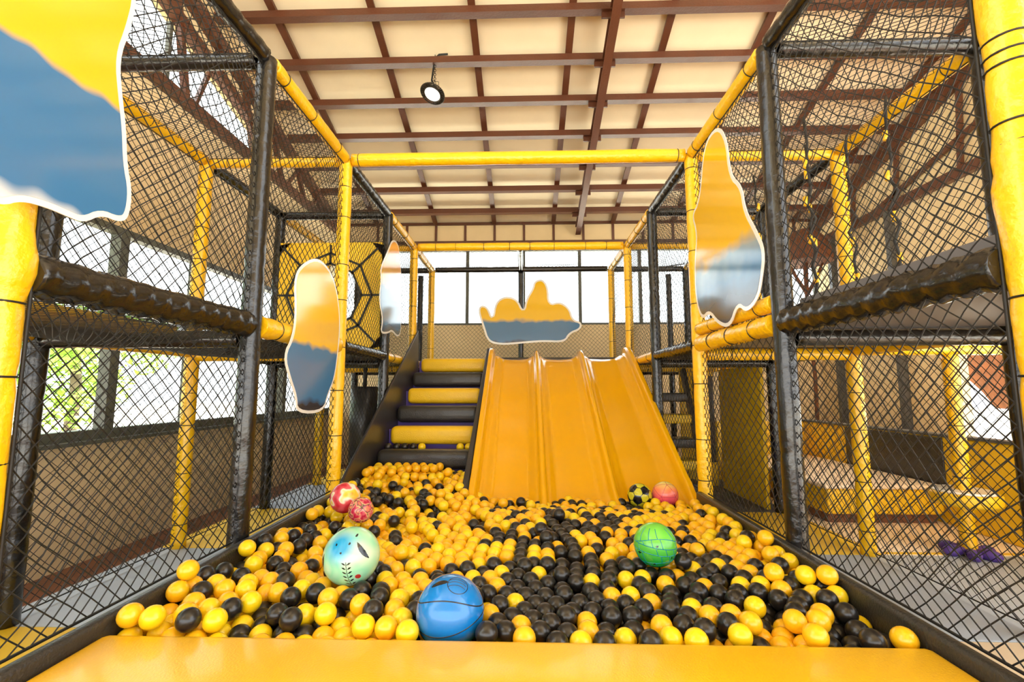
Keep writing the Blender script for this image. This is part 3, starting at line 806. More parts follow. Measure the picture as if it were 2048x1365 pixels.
-1205, 4360, 520, 129, 2760, 399, -1380, 1717, 396, -1268, 2306, 350, -1244, 3194, 408, -1143, 1785, 358, -1199, 2623, 337, -159, 1937, 343,
240, 3709, 311, 615, 3298, 364, 386, 3751, 310, -948, 3853, 397, -985, 2260, 327, 96, 3703, 310, 482, 3503, 338, 679, 3346, 360,
893, 3346, 357, 818, 3372, 356, -1000, 2371, 323, 128, 3334, 371, -1284, 4208, 516, -1380, 4325, 522, 363, 2411, 319, -540, 4360, 450,
551, 3464, 348, 71, 2664, 382, 743, 3899, 310, -616, 4360, 450, 210, 3616, 321, -888, 4336, 515, -885, 3709, 375, 537, 3315, 365,
-597, 2807, 302, -596, 3827, 384, -1380, 2352, 371, -1284, 1927, 363, 15, 3887, 310, -366, 3294, 315, -1251, 4040, 430, -902, 2874, 298,
160, 3555, 328, 614, 2171, 315, 32, 3459, 340, 1250, 2236, 380, -34, 3414, 345, -652, 4292, 450, 814, 2622, 365, 590, 3846, 310,
-1188, 4081, 441, 618, 2376, 383, 623, 2692, 389, 876, 3442, 342, -610, 4229, 450, -540, 4072, 429, -1170, 4007, 431, -1380, 4048, 463,
-916, 1640, 362, -1070, 1640, 362, -1013, 4004, 416, 1066, 3523, 357, 286, 3638, 312, -753, 2882, 300, -902, 2196, 399, -540, 4282, 450,
-202, 3384, 351, -1280, 3630, 399, -572, 1715, 350, 653, 1709, 334, 590, 3533, 338, -770, 3293, 309, -1314, 4008, 457, -326, 3225, 314,
-706, 1933, 341, -1231, 3111, 346, 517, 3392, 355, -1380, 2722, 398, -1352, 4251, 517, -1070, 3625, 396, -1380, 2198, 368, 391, 3505, 341,
-61, 3696, 297, -151, 3524, 326, 671, 3782, 310, -888, 4291, 450, -1028, 3424, 340, 98, 3503, 331, 1250, 3068, 350, -966, 4291, 450,
-425, 2263, 346, -1380, 3815, 437, -254, 3899, 310, -540, 4203, 450, 526, 3799, 310, 213, 3108, 401, 730, 1709, 339, -687, 4222, 450,
1006, 1774, 349, -250, 2951, 317, -976, 4073, 427, -1354, 1890, 369, -1070, 3780, 384, -103, 3368, 349, 660, 2385, 316, -377, 3372, 329,
-758, 3506, 341, -828, 2879, 297, 768, 2385, 386, -1045, 4291, 450, 656, 3431, 338, -770, 4360, 450, -201, 3692, 325, -1263, 3488, 433,
-1136, 2418, 327, -808, 4292, 450, -794, 2950, 297, 465, 3748, 310, -1026, 4146, 451, 193, 3378, 361, 1070, 3955, 344, 304, 1893, 302,
292, 2452, 322, 245, 3545, 327, 1250, 3727, 310, -690, 3979, 406, -957, 1853, 346, -713, 4147, 450, 463, 2773, 329, -993, 1640, 361,
983, 3557, 335, -520, 3370, 330, -1243, 2963, 345, -779, 2073, 363, -823, 1852, 354, 225, 2490, 325, 819, 3553, 318, -795, 3437, 331,
-684, 3294, 309, -1286, 2384, 357, 1250, 2620, 356, -872, 4151, 450, -924, 4220, 450, -845, 4224, 450, -1037, 3563, 359, -874, 3433, 329,
1250, 1772, 343, -1116, 3554, 366, -810, 2529, 372, -1266, 4286, 504, 515, 1902, 326, 237, 2165, 317, 804, 3475, 331, 831, 2788, 382,
-1195, 2831, 334, -422, 2417, 315, 817, 3868, 310, -618, 1785, 350, -932, 3998, 417, 1250, 2477, 399, -124, 3811, 310, 1181, 3505, 344,
-60, 3860, 310, 1118, 2203, 413, 818, 3699, 305, -970, 3714, 373, 888, 1976, 330, 229, 3299, 379, 1183, 2197, 367, -51, 3780, 310,
630, 3602, 319, -958, 3076, 302, -716, 3576, 349, 604, 2329, 315, -588, 1859, 344, -1145, 3632, 371, -947, 2939, 299, 817, 3788, 310,
514, 2283, 343, -1044, 2308, 323, 23, 3808, 310, -1238, 3960, 427, 1250, 3902, 311, 908, 3513, 325, -889, 3218, 301, -693, 4360, 450,
10, 3729, 310, 793, 2419, 315, -957, 3568, 356, -1163, 3930, 423, -1029, 1988, 338, -1057, 2426, 319, -540, 3968, 388, -765, 1640, 360,
-1243, 2123, 354, 750, 3417, 339, -1212, 3035, 337, -1380, 4126, 450, -807, 3223, 306, 1250, 3634, 310, 929, 2522, 358, 1250, 3547, 325,
-760, 4015, 418, 910, 2245, 324, 643, 2243, 317, 749, 2462, 384, -817, 1931, 345, 360, 2335, 320, -1320, 2754, 360, 742, 3819, 310,
-1263, 2465, 339, 692, 2183, 327, -598, 3371, 327, 252, 3429, 347, 964, 2301, 326, -1343, 3750, 417, 424, 2641, 331, -911, 3363, 319,
350, 1813, 311, 359, 2488, 323, 180, 1833, 309, 731, 1846, 330, -723, 3090, 300, -429, 2338, 318, -949, 4144, 450, 194, 3484, 336,
4, 3345, 353, 1189, 2070, 360, -951, 3431, 330, 100, 2839, 401, -824, 2012, 339, -618, 4149, 450, -541, 1788, 344, 1216, 2423, 355,
-1028, 3863, 401, -844, 3982, 418, -1110, 3869, 398, -1162, 4228, 450, -247, 3089, 322, -1302, 2532, 359, -1101, 2188, 332, 1086, 1640, 358,
-1123, 2630, 321, -766, 4225, 450, -1083, 4220, 450, -463, 3754, 346, -495, 1710, 347, 446, 1935, 311, 769, 1777, 337, -549, 1928, 338,
-1082, 3059, 373, -288, 3020, 318, -113, 2879, 336, 675, 2431, 382, -995, 1835, 280, -1177, 4155, 450, -684, 3721, 364, -556, 2740, 304,
296, 2532, 329, -1186, 2334, 336, 820, 2937, 383, 222, 1896, 306, -1274, 3236, 347, -1361, 3197, 368, -62, 3300, 359, 849, 1910, 333,
483, 2696, 329, -1252, 1742, 374, -815, 3909, 408, -1380, 2430, 373, -687, 1640, 358, 1250, 2525, 336, 743, 2922, 384, -1310, 4246, 450,
-1006, 4360, 450, -849, 4360, 450, 1250, 3147, 352, -747, 2000, 337, -1081, 2045, 336, 1136, 3210, 333, 633, 1997, 318, -974, 3213, 308,
-1380, 2120, 368, -919, 3638, 366, -599, 3509, 341, -1150, 3483, 356, -976, 1930, 346, -115, 2473, 321, -1248, 2884, 346, -831, 4085, 449,
-1085, 4360, 450, 535, 1781, 322, -1004, 4222, 450, 72, 3386, 350, 1183, 3027, 341, 158, 2533, 327, -726, 3227, 304, -390, 3453, 331,
-286, 3292, 312, 1198, 2293, 359, -1380, 2509, 375, -1239, 4209, 450, 1087, 3149, 326, -1180, 2918, 323, 613, 1919, 320, 348, 2661, 333,
-1144, 2772, 324, 937, 2171, 330, -677, 3644, 362, 1175, 3696, 295, 613, 1778, 327, 565, 2233, 309, 288, 2302, 315, -1208, 4291, 450,
-1380, 4206, 450, -332, 3847, 310, 575, 1709, 330, -540, 3886, 382, 896, 2740, 338, 223, 2412, 320, -210, 3019, 328, -484, 3090, 308,
244, 3085, 332, 359, 2582, 330, 226, 2565, 330, 419, 2532, 324, 143, 3131, 371, 695, 2045, 322, 559, 2023, 324, 591, 2019, 248,
-604, 3294, 311, -199, 1999, 316, 1250, 1939, 341, 431, 2292, 311, -499, 2399, 317, 424, 3596, 315, -998, 3639, 366, -840, 3641, 365,
574, 1850, 321, -810, 4024, 355, -1245, 3872, 398, -785, 3836, 398, -1060, 3702, 377, 1250, 2352, 367, -1102, 4142, 450, -1186, 1640, 301,
95, 1640, 253, 304, 1640, 322, 614, 1640, 336, 813, 1640, 278, 770, 1640, 345, -792, 4152, 450, -1313, 4168, 450, -889, 4025, 356,
-1093, 4026, 431, -1063, 4026, 357, -1127, 4089, 393, -899, 4079, 412, -593, 4027, 397, -969, 4036, 357, -1380, 4045, 384, -664, 4047, 369,
-540, 4050, 315, -731, 4014, 345, -137, 1640, 261, 17, 1640, 255, -422, 1640, 277, 266, 1640, 253, -1380, 4360, 450, 579, 1640, 265,
536, 1640, 331, 970, 1640, 286, -1110, 1640, 294, 187, 1640, 252, 1048, 1640, 288, -1335, 1640, 316, -1033, 1640, 291, 1250, 1640, 290,
344, 1640, 254, -609, 1640, 356, -1262, 1640, 309, -269, 1640, 268, 735, 1640, 274, -499, 1640, 281, 501, 1640, 261, 459, 1640, 328,
848, 1640, 350, -52, 1640, 335, -1165, 4360, 450, -730, 4292, 450, -1124, 4293, 450, -1380, 4283, 450, -880, 1640, 291, 199, 2454, 257,
925, 2454, 317, 329, 2305, 249, 796, 2305, 251, 191, 2306, 249, -362, 2296, 317, -627, 2459, 318, 640, 2459, 316, -1145, 2460, 261,
757, 2452, 249, 336, 2452, 256, -353, 2453, 316, 430, 2453, 320, -843, 2454, 376, -1020, 2460, 380, 1247, 2462, 291, 64, 2463, 257,
19, 2465, 322, 155, 2455, 323, 1032, 2457, 257, -1380, 2458, 300, -870, 2429, 245, -50, 2429, 320, -649, 2467, 244, 473, 2467, 255,
-551, 2468, 316, -886, 2470, 312, 682, 2471, 250, -992, 2484, 245, -328, 2487, 250, 1156, 2487, 276, 267, 2489, 258, 959, 2476, 249,
-931, 2477, 377, -807, 2480, 309, -146, 2291, 249, -729, 2489, 308, -459, 2490, 247, -578, 2490, 244, -1105, 2490, 322, 607, 2491, 252,
-198, 2481, 253, 531, 2294, 249, -545, 2294, 251, -856, 2296, 252, 869, 2287, 253, -1009, 2288, 255, 599, 2288, 250, -1087, 2289, 260,
1144, 2291, 284, -788, 2297, 385, -780, 2300, 252, -404, 2300, 250, -1162, 2301, 268, 146, 2301, 314, -932, 2293, 253, -272, 2294, 250,
-770, 2507, 241, -917, 2492, 243, 886, 2492, 247, 402, 2493, 257, -1319, 2495, 292, 772, 2495, 314, 992, 2496, 318, 132, 2496, 259,
812, 2508, 247, -46, 2508, 323, 89, 2498, 324, -843, 2499, 241, -1029, 2504, 313, 491, 2504, 321, -409, 2506, 322, 849, 2475, 315,
1085, 2512, 262, 534, 2514, 255, 697, 2515, 315, -950, 2515, 309, -131, 2516, 255, -181, 2516, 321, 0, 2507, 258, 565, 2480, 319,
-252, 2481, 319, 606, 2472, 387, -1069, 2472, 251, -476, 2473, 322, -67, 2473, 255, 1067, 2474, 328, 623, 2535, 319, -1380, 2535, 300,
-627, 2536, 241, -661, 2530, 313, 1122, 2530, 334, -1112, 2532, 254, 833, 2265, 321, -119, 2266, 317, -471, 2266, 252, -1110, 2267, 333,
-830, 2268, 323, -522, 2534, 244, -989, 2534, 376, -8, 2276, 248, 120, 2269, 247, 1050, 2270, 335, -585, 2271, 315, 257, 2272, 247,
670, 2272, 250, -750, 2272, 320, 77, 2265, 313, -710, 2277, 253, -631, 2280, 252, -225, 2285, 314, 757, 2287, 318, 1250, 2287, 301,
943, 2272, 256, -1313, 2274, 292, -669, 2274, 321, -1038, 2544, 246, 663, 2544, 251, -493, 2549, 316, -582, 2538, 306, 1201, 2538, 282,
67, 2539, 260, 742, 2541, 376, 462, 2542, 257, -196, 2558, 254, -247, 2559, 320, 939, 2550, 246, 1049, 2550, 322, -63, 2551, 258,
827, 2551, 313, -111, 2551, 323, -775, 2554, 305, 664, 2527, 386, -1256, 2518, 280, -699, 2519, 241, -1186, 2523, 266, -263, 2523, 252,
-962, 2555, 241, -1151, 2555, 330, 548, 2556, 320, 1013, 2532, 251, -319, 2524, 318, 738, 2525, 249, -391, 2526, 248, 199, 2526, 260,
332, 2527, 259, -888, 2563, 239, -451, 2564, 245, -329, 2565, 250, -1076, 2566, 317, 866, 2566, 245, -342, 2258, 250, 467, 2260, 248,
590, 2567, 254, 1135, 2568, 269, 975, 2570, 314, -814, 2570, 238, 392, 2571, 260, -1311, 2571, 290, 134, 2572, 262, 264, 2562, 261,
-920, 2587, 306, -41, 2587, 326, 93, 2576, 329, -385, 2577, 308, -998, 2577, 309, 900, 2578, 312, -741, 2580, 238, 793, 2580, 246,
-854, 2543, 307, 24, 2543, 325, 474, 2581, 325, 1181, 2583, 346, 1250, 2585, 286, -1358, 2586, 373, 5, 2586, 261, 199, 2598, 263,
-262, 2599, 252, -1034, 2600, 377, -627, 2601, 305, -312, 2602, 317, -1157, 2592, 260, 681, 2592, 318, -128, 2593, 257, -1310, 2240, 364,
324, 2603, 262, -1082, 2604, 248, 645, 2605, 388, -506, 2606, 243, -547, 2607, 311, 993, 2607, 247, 718, 2597, 249, 1019, 2256, 264,
352, 2258, 314, -210, 2245, 249, 745, 2250, 251, -1250, 2237, 283, 1094, 2238, 277, -909, 2262, 325, 393, 2262, 247, -43, 2263, 317,
-502, 2263, 324, -297, 2254, 320, 1131, 2254, 353, 206, 2254, 318, -1188, 2256, 327, 724, 2618, 382, -955, 2607, 375, -1380, 2608, 301,
1107, 2609, 331, 605, 2610, 320, -1277, 2611, 349, -968, 2649, 305, -707, 2649, 236, 646, 2619, 252, 1187, 2619, 276, -401, 2620, 247,
287, 2612, 332, 73, 2615, 263, -821, 2617, 303, -1007, 2617, 241, -457, 2617, 304, 519, 2591, 257, 30, 2623, 328, 919, 2625, 244,
-931, 2626, 237, 1031, 2626, 318, -59, 2629, 261, -106, 2630, 324, 450, 2619, 260, -176, 2594, 322, -707, 2595, 307, -867, 2596, 365,
1065, 2588, 256, -579, 2589, 241, -1234, 2590, 275, -668, 2590, 239, 760, 2590, 316, 184, 2232, 245, 321, 2233, 246, 52, 2234, 246,
-67, 2235, 247, -1380, 2235, 298, 988, 2227, 332, 1179, 2228, 294, -783, 2642, 235, 529, 2632, 324, -857, 2634, 236, -194, 2634, 256,
-243, 2636, 320, 815, 2230, 253, 1120, 2645, 263, -1325, 2645, 293, 381, 2647, 262, 255, 2637, 265, 209, 2638, 329, -1046, 2640, 309,
846, 2641, 244, -329, 2641, 250, 773, 2650, 246, -628, 2651, 238, 880, 2651, 330, -388, 2655, 315, -1190, 2655, 265, 130, 2643, 335,
574, 2643, 255, 955, 2644, 311, 505, 2669, 259, -125, 2669, 259, 701, 2671, 250, -592, 2671, 307, -750, 2662, 303, 737, 2664, 319,
11, 2666, 264, -463, 2666, 243, -522, 2219, 254, -594, 2220, 255, -173, 2672, 323, -261, 2675, 253, -1317, 2675, 371, -511, 2675, 306,
658, 2668, 322, -1119, 2668, 252, -409, 2226, 252, -1123, 2226, 266, 531, 2214, 248, 889, 2215, 256, -670, 2216, 256, 615, 2216, 249,
-747, 2218, 256, 488, 2219, 312, -968, 2228, 257, -818, 2229, 256, 277, 2229, 311, -829, 2229, 392, -892, 2229, 256, -282, 2222, 250,
-1046, 2224, 260, -139, 2224, 247, 87, 2685, 266, -1380, 2687, 327, 269, 2688, 331, 1128, 2688, 329, 812, 2677, 308, 311, 2677, 265,
-313, 2680, 318, 975, 2680, 244, -972, 2689, 237, 702, 2694, 395, 629, 2694, 253, 1181, 2695, 272, 435, 2696, 262, -1049, 2683, 375,
1206, 2684, 347, 581, 2685, 323, 1048, 2662, 251, -898, 2697, 234, -397, 2697, 246, -1174, 2698, 329, 905, 2698, 271, 1051, 2703, 318,
775, 2666, 419, -36, 2667, 327, -671, 2667, 303, 159, 2657, 266, -890, 2658, 303, -553, 2659, 240, 1250, 2660, 283, -1261, 2661, 280,
-104, 2707, 326, 32, 2707, 328, -193, 2709, 257, 776, 2208, 319, 1250, 2210, 305, -362, 2212, 312, -1241, 2203, 354, -456, 2203, 308,
188, 2710, 337, -1252, 2710, 343, -747, 2711, 233, -241, 2713, 320, 222, 2703, 267, -823, 2705, 233, -57, 2706, 263, -1097, 2707, 317,
-1019, 2715, 308, -670, 2715, 235, -326, 2716, 250, 834, 2716, 243, 406, 2717, 332, -1317, 2718, 291, 110, 2718, 334, 975, 2719, 312,
-1046, 2680, 243, -593, 2719, 237, 1108, 2720, 258, 559, 2720, 257, -515, 2720, 240, 760, 2721, 246, -1223, 2721, 271, -942, 2723, 303,
-980, 2444, 313, -4, 2430, 255, 831, 2435, 248, -796, 2435, 244, 506, 2428, 322, 1141, 2449, 344, -396, 2450, 249, -1220, 2451, 274,
1105, 2437, 269, -186, 2438, 320, 550, 2438, 253, -134, 2439, 253, 716, 2439, 315, 582, 2404, 317, -201, 2404, 252, -963, 2405, 385,
-332, 2410, 250, -288, 2411, 317, -722, 2445, 244, -265, 2446, 251, -521, 2449, 246, 625, 2417, 251, -590, 2418, 246, 905, 2418, 249,
-768, 2411, 314, -462, 2412, 248, -1021, 2415, 250, 408, 2416, 254, 330, 2738, 334, 627, 2743, 328, 686, 2744, 250, -788, 2732, 299,
-379, 2732, 315, 1250, 2733, 281, -1085, 2744, 246, -126, 2745, 260, 490, 2745, 261, -37, 2746, 330, 284, 2747, 267, 7, 2748, 265,
1034, 2735, 247, -634, 2737, 302, -550, 2202, 325, -787, 2202, 324, 692, 2203, 251, 454, 2194, 246, -82, 2197, 314, -1316, 2198, 293,
-1190, 2198, 275, 1080, 2198, 344, -238, 2204, 313, 9, 2204, 306, -708, 2205, 324, -629, 2205, 323, -866, 2198, 328, 248, 2200, 244,
-161, 2201, 318, 965, 2201, 261, -306, 2757, 318, 1176, 2757, 344, -1021, 2758, 374, -173, 2749, 324, 1250, 2750, 359, -259, 2751, 254,
-1012, 2752, 238, 163, 2189, 309, -1380, 2761, 301, 249, 2762, 335, 1102, 2764, 325, 539, 2753, 325, 960, 2753, 242, 819, 2755, 311,
79, 2756, 267, -942, 2768, 368, -863, 2768, 232, 1166, 2769, 268, 888, 2770, 241, 615, 2770, 254, 418, 2771, 264, -938, 2761, 234,
702, 2733, 326, -1155, 2733, 257, -711, 2734, 300, 364, 2723, 265, 770, 2724, 364, -454, 2727, 292, -865, 2730, 301, 151, 2731, 268,
96, 2795, 335, 343, 2795, 267, -105, 2785, 328, -1251, 2788, 362, -988, 2788, 305, -325, 2790, 250, 743, 2790, 247, 750, 2791, 327,
-335, 2168, 251, 759, 2168, 253, -26, 2169, 244, 950, 2791, 310, 387, 2794, 333, 817, 2794, 243, -238, 2794, 323, -1199, 2794, 265,
86, 2188, 316, 1130, 2171, 288, 335, 2183, 313, -929, 2163, 260, -102, 2164, 245, -182, 2167, 247, -756, 2190, 396, -1023, 2191, 330,
118, 2192, 244, -945, 2192, 331, 1042, 2186, 271, 857, 2187, 324, 381, 2187, 244, -1323, 2810, 292, 874, 2810, 308, -441, 2803, 309,
1250, 2805, 279, -675, 2805, 300, 137, 2805, 269, 1017, 2807, 244, -910, 2795, 301, -1054, 2815, 241, 672, 2818, 251, 473, 2821, 262,
269, 2821, 269, -1129, 2807, 251, 672, 2807, 330, -518, 2808, 307, -364, 2809, 317, -788, 2774, 232, -401, 2775, 245, 720, 2776, 399,
1026, 2778, 316, -711, 2779, 232, 210, 2779, 269, 594, 2811, 323, 310, 2813, 336, -1066, 2780, 312, -478, 2782, 241, -61, 2782, 264,
-634, 2782, 235, 173, 2783, 337, -556, 2783, 237, -193, 2785, 257, -1268, 2772, 281, -126, 2823, 261, -979, 2824, 235, 940, 2826, 240,
-1, 2827, 266, -259, 2827, 254, 66, 2828, 268, -977, 2867, 300, 325, 2869, 268, 1186, 2840, 270, 802, 2841, 305, -169, 2828, 327,
1226, 2828, 351, 519, 2830, 326, 1147, 2830, 338, -904, 2832, 232, -48, 2834, 338, 399, 2844, 265, -442, 2846, 243, -368, 2846, 247,
-1253, 2846, 277, -1003, 2835, 368, 230, 2838, 335, -828, 2838, 231, 1093, 2796, 254, 545, 2796, 258, 20, 2800, 336, -831, 2801, 300,
-753, 2802, 298, -1312, 2841, 365, 1073, 2842, 315, -752, 2843, 231, -1311, 2160, 362, -858, 2161, 260, 50, 2161, 243, 310, 2162, 243,
-1174, 2162, 344, -998, 2162, 261, -484, 2156, 255, 834, 2157, 255, -192, 2858, 258, -675, 2847, 232, -520, 2847, 239, 778, 2847, 381,
602, 2848, 255, -1380, 2848, 314, -598, 2848, 235, -257, 2160, 249, 931, 2865, 309, 725, 2866, 325, 443, 2850, 330, -1126, 2852, 316,
868, 2852, 241, 189, 2855, 270, 146, 2855, 337, -1051, 2857, 308, -1179, 2869, 261, 1120, 2870, 258, 367, 2870, 334, 68, 2871, 334,
530, 2872, 259, 733, 2858, 247, -63, 2859, 264, -303, 2859, 306, -1316, 2886, 291, -525, 2886, 306, 1006, 2880, 320, 1250, 2880, 279,
114, 2880, 269, -449, 2883, 312, -1066, 2152, 264, -373, 2886, 316, -1022, 2887, 237, 574, 2887, 323, 651, 2888, 330, 801, 2888, 244,
291, 2889, 337, -677, 2884, 302, 1250, 2156, 366, -410, 2156, 253, -786, 2156, 260, 912, 2146, 259, 653, 2150, 250, -1133, 2151, 270,
578, 2151, 248, 1204, 2152, 303, 538, 2158, 316, -1380, 2158, 298, -1254, 2160, 285, -710, 2153, 259, -634, 2153, 258, -559, 2154, 257,
1018, 2155, 339, 182, 2155, 242, 859, 2892, 308, 663, 2893, 252, 456, 2894, 263, 250, 2895, 270, -946, 2895, 233, 36, 2900, 268,
-279, 2136, 320, -668, 2136, 325, -405, 2912, 245, -9, 2901, 334, 928, 2903, 240, -870, 2903, 231, 1122, 2904, 329, 1250, 2904, 354,
-255, 2904, 254, 499, 2907, 328, 382, 2918, 266, -793, 2908, 230, -113, 2909, 262, -329, 2909, 250, 203, 2911, 337, 1059, 2911, 248,
-716, 2911, 231, 997, 2875, 242, -1097, 2876, 246, -230, 2876, 325, -482, 2912, 241, -560, 2913, 237, -639, 2913, 233, 1183, 2916, 270,
783, 2916, 315, 705, 2945, 319, 862, 2934, 241, -1137, 2934, 252, -183, 2926, 258, 731, 2927, 248, 423, 2927, 332, -37, 2928, 265,
739, 2122, 317, 40, 2126, 311, 429, 2126, 244, 250, 2127, 241, 1054, 2942, 318, 947, 2942, 306, 307, 2943, 268, 516, 2945, 260,
-590, 2135, 326, -747, 2136, 326, -39, 2131, 311, -434, 2131, 324, -824, 2131, 331, -899, 2132, 352, -122, 2132, 314, 1077, 2121, 280,
1130, 2139, 360, 504, 2141, 246, 462, 2146, 313, 388, 2132, 312, -512, 2133, 324, 990, 2133, 267, -357, 2134, 319, -201, 2134, 316,
347, 2947, 335, 1185, 2947, 342, -173, 2948, 333, 992, 2949, 242, -1066, 2950, 242, -964, 2117, 315, 817, 2118, 322, 126, 2119, 303,
-564, 2955, 303, 1250, 2956, 279, -990, 2958, 235, 51, 2951, 335, -329, 2952, 316, 1120, 2953, 258, -95, 2954, 322, -485, 2954, 307,
-1315, 2962, 291, 269, 2963, 337, 629, 2964, 326, 795, 2966, 244, 552, 2967, 325, -912, 2967, 232, 94, 2954, 269, -408, 2954, 311,
126, 2928, 337, 169, 2929, 270, -1024, 2931, 306, -1250, 2922, 276, 591, 2923, 256, -1380, 2924, 301, -1101, 2926, 322, 1184, 2994, 270,
-680, 2979, 232, -601, 2979, 235, 924, 2980, 240, -135, 2983, 261, 1118, 2985, 329, 477, 2986, 331, -214, 2987, 256, 208, 2095, 308,
1154, 2097, 297, -221, 2098, 248, 1250, 2989, 351, 368, 2990, 266, -1147, 2990, 323, 1055, 2991, 248, 767, 2993, 314, -299, 2099, 251,
7, 2099, 241, -68, 2101, 243, -145, 2101, 245, -373, 2094, 253, 704, 2094, 252, 84, 2095, 240, 782, 2095, 255, -1193, 2120, 278,
-1316, 2120, 294, -1058, 2120, 335, 893, 2110, 327, 358, 2113, 242, 296, 2114, 305, 971, 2098, 334, 110, 3004, 335, -1117, 3009, 249,
856, 3011, 242, 584, 2999, 256, -52, 3001, 264, -1380, 3001, 301, -1069, 2996, 310, 724, 2997, 248, 294, 3016, 268, -837, 3017, 297,
509, 3018, 260, -1035, 3019, 239, -991, 3003, 301, 154, 3003, 269, -1254, 3003, 277, 442, 2967, 264, 841, 2967, 310, -1194, 2968, 264,
655, 2969, 252, 232, 2969, 270, -835, 2973, 231, 402, 3012, 332, 902, 3014, 306, 194, 2988, 336, -289, 2976, 252, -758, 2977, 231,
-365, 2977, 247, -521, 2977, 239, -443, 2978, 243, 21, 2978, 267, -23, 2979, 335, 434, 3040, 263, -1317, 3041, 291, -957, 3029, 234,
79, 3030, 268, 1118, 3032, 259, 1250, 3032, 280, -603, 3023, 301, 987, 3027, 242, 939, 2079, 264, -1380, 2081, 299, -1253, 2081, 287,
-1310, 2082, 363, 550, 2082, 246, 510, 2083, 314, -878, 3038, 232, 607, 3040, 321, -600, 2089, 261, -676, 2089, 262, 1069, 2089, 352,
-524, 2090, 258, -754, 2090, 263, -1096, 2083, 269, 157, 2084, 239, 625, 2086, 249, 1001, 2997, 315, -1144, 2090, 332, -449, 2091, 256,
-831, 2092, 263, -1017, 2092, 265, -909, 2094, 264, 861, 2087, 259, 1250, 2088, 312, -722, 3046, 232, -643, 3046, 234, 785, 3041, 245,
-1186, 3042, 262, 1065, 3042, 320, 328, 3042, 335, -560, 3042, 237, -481, 3043, 241, -176, 3051, 258, -54, 3053, 325, 4, 3056, 266,
530, 3044, 332, 220, 3044, 269, -404, 3044, 245, -801, 3044, 231, -327, 3045, 250, 917, 3058, 241, 170, 3063, 339, 961, 3063, 307,
360, 3064, 266, -1126, 3065, 307, -252, 3049, 254, -104, 3050, 262, 35, 3029, 333, -367, 3021, 314, 680, 3021, 306, -131, 3021, 330,
-446, 3022, 309, -524, 3022, 305, 77, 2056, 308, 845, 3088, 243, 286, 3088, 267, -327, 3088, 316, -405, 3089, 311, -1380, 3080, 301,
-394, 2064, 324, -82, 2065, 312, 227, 2065, 239, -1220, 2048, 350, 1098, 2050, 289, 773, 2050, 322, -891, 2054, 339, 399, 2055, 241,
-629, 2067, 330, -240, 2067, 318, -708, 2068, 332, 1024, 2068, 274, -3, 2061, 309, -1006, 2063, 353, 357, 2063, 306, -473, 2064, 327,
829, 3043, 310, 301, 2071, 240, 435, 2071, 311, 475, 2071, 244, -551, 2065, 329, -161, 2066, 314, -317, 2066, 321, 681, 3098, 319,
-924, 3100, 234, 383, 3102, 331, -58, 3103, 263, -563, 3090, 306, -1003, 3090, 238, -844, 3110, 233, -365, 3112, 248, -597, 3105, 237,
17, 3105, 330, 980, 3106, 243, 65, 3106, 266, 1023, 3108, 314, -519, 3108, 240, -1036, 3067, 309, 1050, 3070, 249, 755, 3071, 315,
566, 3071, 257, 1183, 3071, 271, 1250, 3109, 281, 1115, 3110, 260, -442, 3110, 244, 94, 3080, 334, 1131, 3083, 331, 639, 3083, 253,
458, 3076, 330, 140, 3077, 268, -1080, 3078, 245, -1253, 3079, 278, 712, 3067, 249, -289, 3114, 252, 771, 3115, 246, -1192, 3115, 264,
-212, 3117, 256, -1184, 2046, 279, 851, 2046, 326, 603, 3119, 317, -134, 3119, 259, -1315, 3120, 291, 816, 3121, 310, 524, 3123, 327,
-687, 3112, 235, 420, 3114, 263, -765, 3114, 233, 697, 3139, 250, -1004, 3140, 307, 951, 3141, 309, 308, 3129, 332, -1081, 3130, 318,
-74, 3130, 334, 206, 3118, 267, -167, 3091, 326, -644, 3092, 299, 890, 3092, 307, 493, 3092, 260, -1157, 3133, 334, -1125, 3135, 252,
906, 3135, 242, 346, 3137, 264, 625, 3160, 253, -1250, 3160, 277, 443, 3154, 328, 78, 3156, 333, -366, 3157, 314, -765, 3157, 305,
-445, 3157, 311, -524, 3158, 309, -796, 2027, 267, -414, 2027, 257, 741, 2028, 255, -603, 3158, 309, -1380, 3158, 301, -207, 3158, 323,
-1292, 3159, 356, -685, 3159, 298, -874, 2030, 267, 40, 2030, 240, -339, 2030, 253, 290, 2031, 307, -263, 2033, 250, 222, 2025, 343,
816, 2025, 259, -1042, 2026, 269, -35, 2033, 241, -186, 2034, 247, -111, 2035, 244, -961, 2037, 267, 928, 2039, 332, 154, 2040, 304,
-1315, 2042, 295, -1380, 2042, 369, -480, 3175, 243, 668, 3176, 317, -82, 3178, 260, 270, 3161, 265, -971, 3161, 238, 224, 3161, 330,
832, 3163, 244, -635, 3166, 237, 368, 3180, 330, -327, 3181, 250, -250, 3182, 253, 966, 3182, 245, 479, 3167, 259, 877, 3170, 309,
-558, 3171, 240, -894, 3172, 236, 552, 3145, 257, -15, 3184, 330, -172, 3184, 257, -130, 3185, 323, 58, 3186, 264, 1250, 3186, 284,
-403, 3178, 246, 1182, 3148, 273, 742, 3148, 313, 1045, 3149, 250, -1049, 3150, 243, 128, 3151, 266, -2, 3144, 264, 1172, 3145, 358,
-692, 2419, 317, 130, 2421, 255, 1009, 2421, 323, 86, 2421, 321, -1311, 2422, 291, -945, 2423, 247, 266, 2416, 255, 1181, 2417, 284,
888, 2322, 321, -946, 2324, 358, 681, 2310, 318, -1237, 2310, 280, 14, 2310, 315, -1380, 2310, 299, 1071, 2310, 270, 58, 2311, 249,
-291, 2332, 316, 722, 2325, 250, 1103, 2325, 342, 997, 2328, 259, -207, 2328, 250, -159, 2329, 319, -75, 2315, 250, 61, 2387, 253,
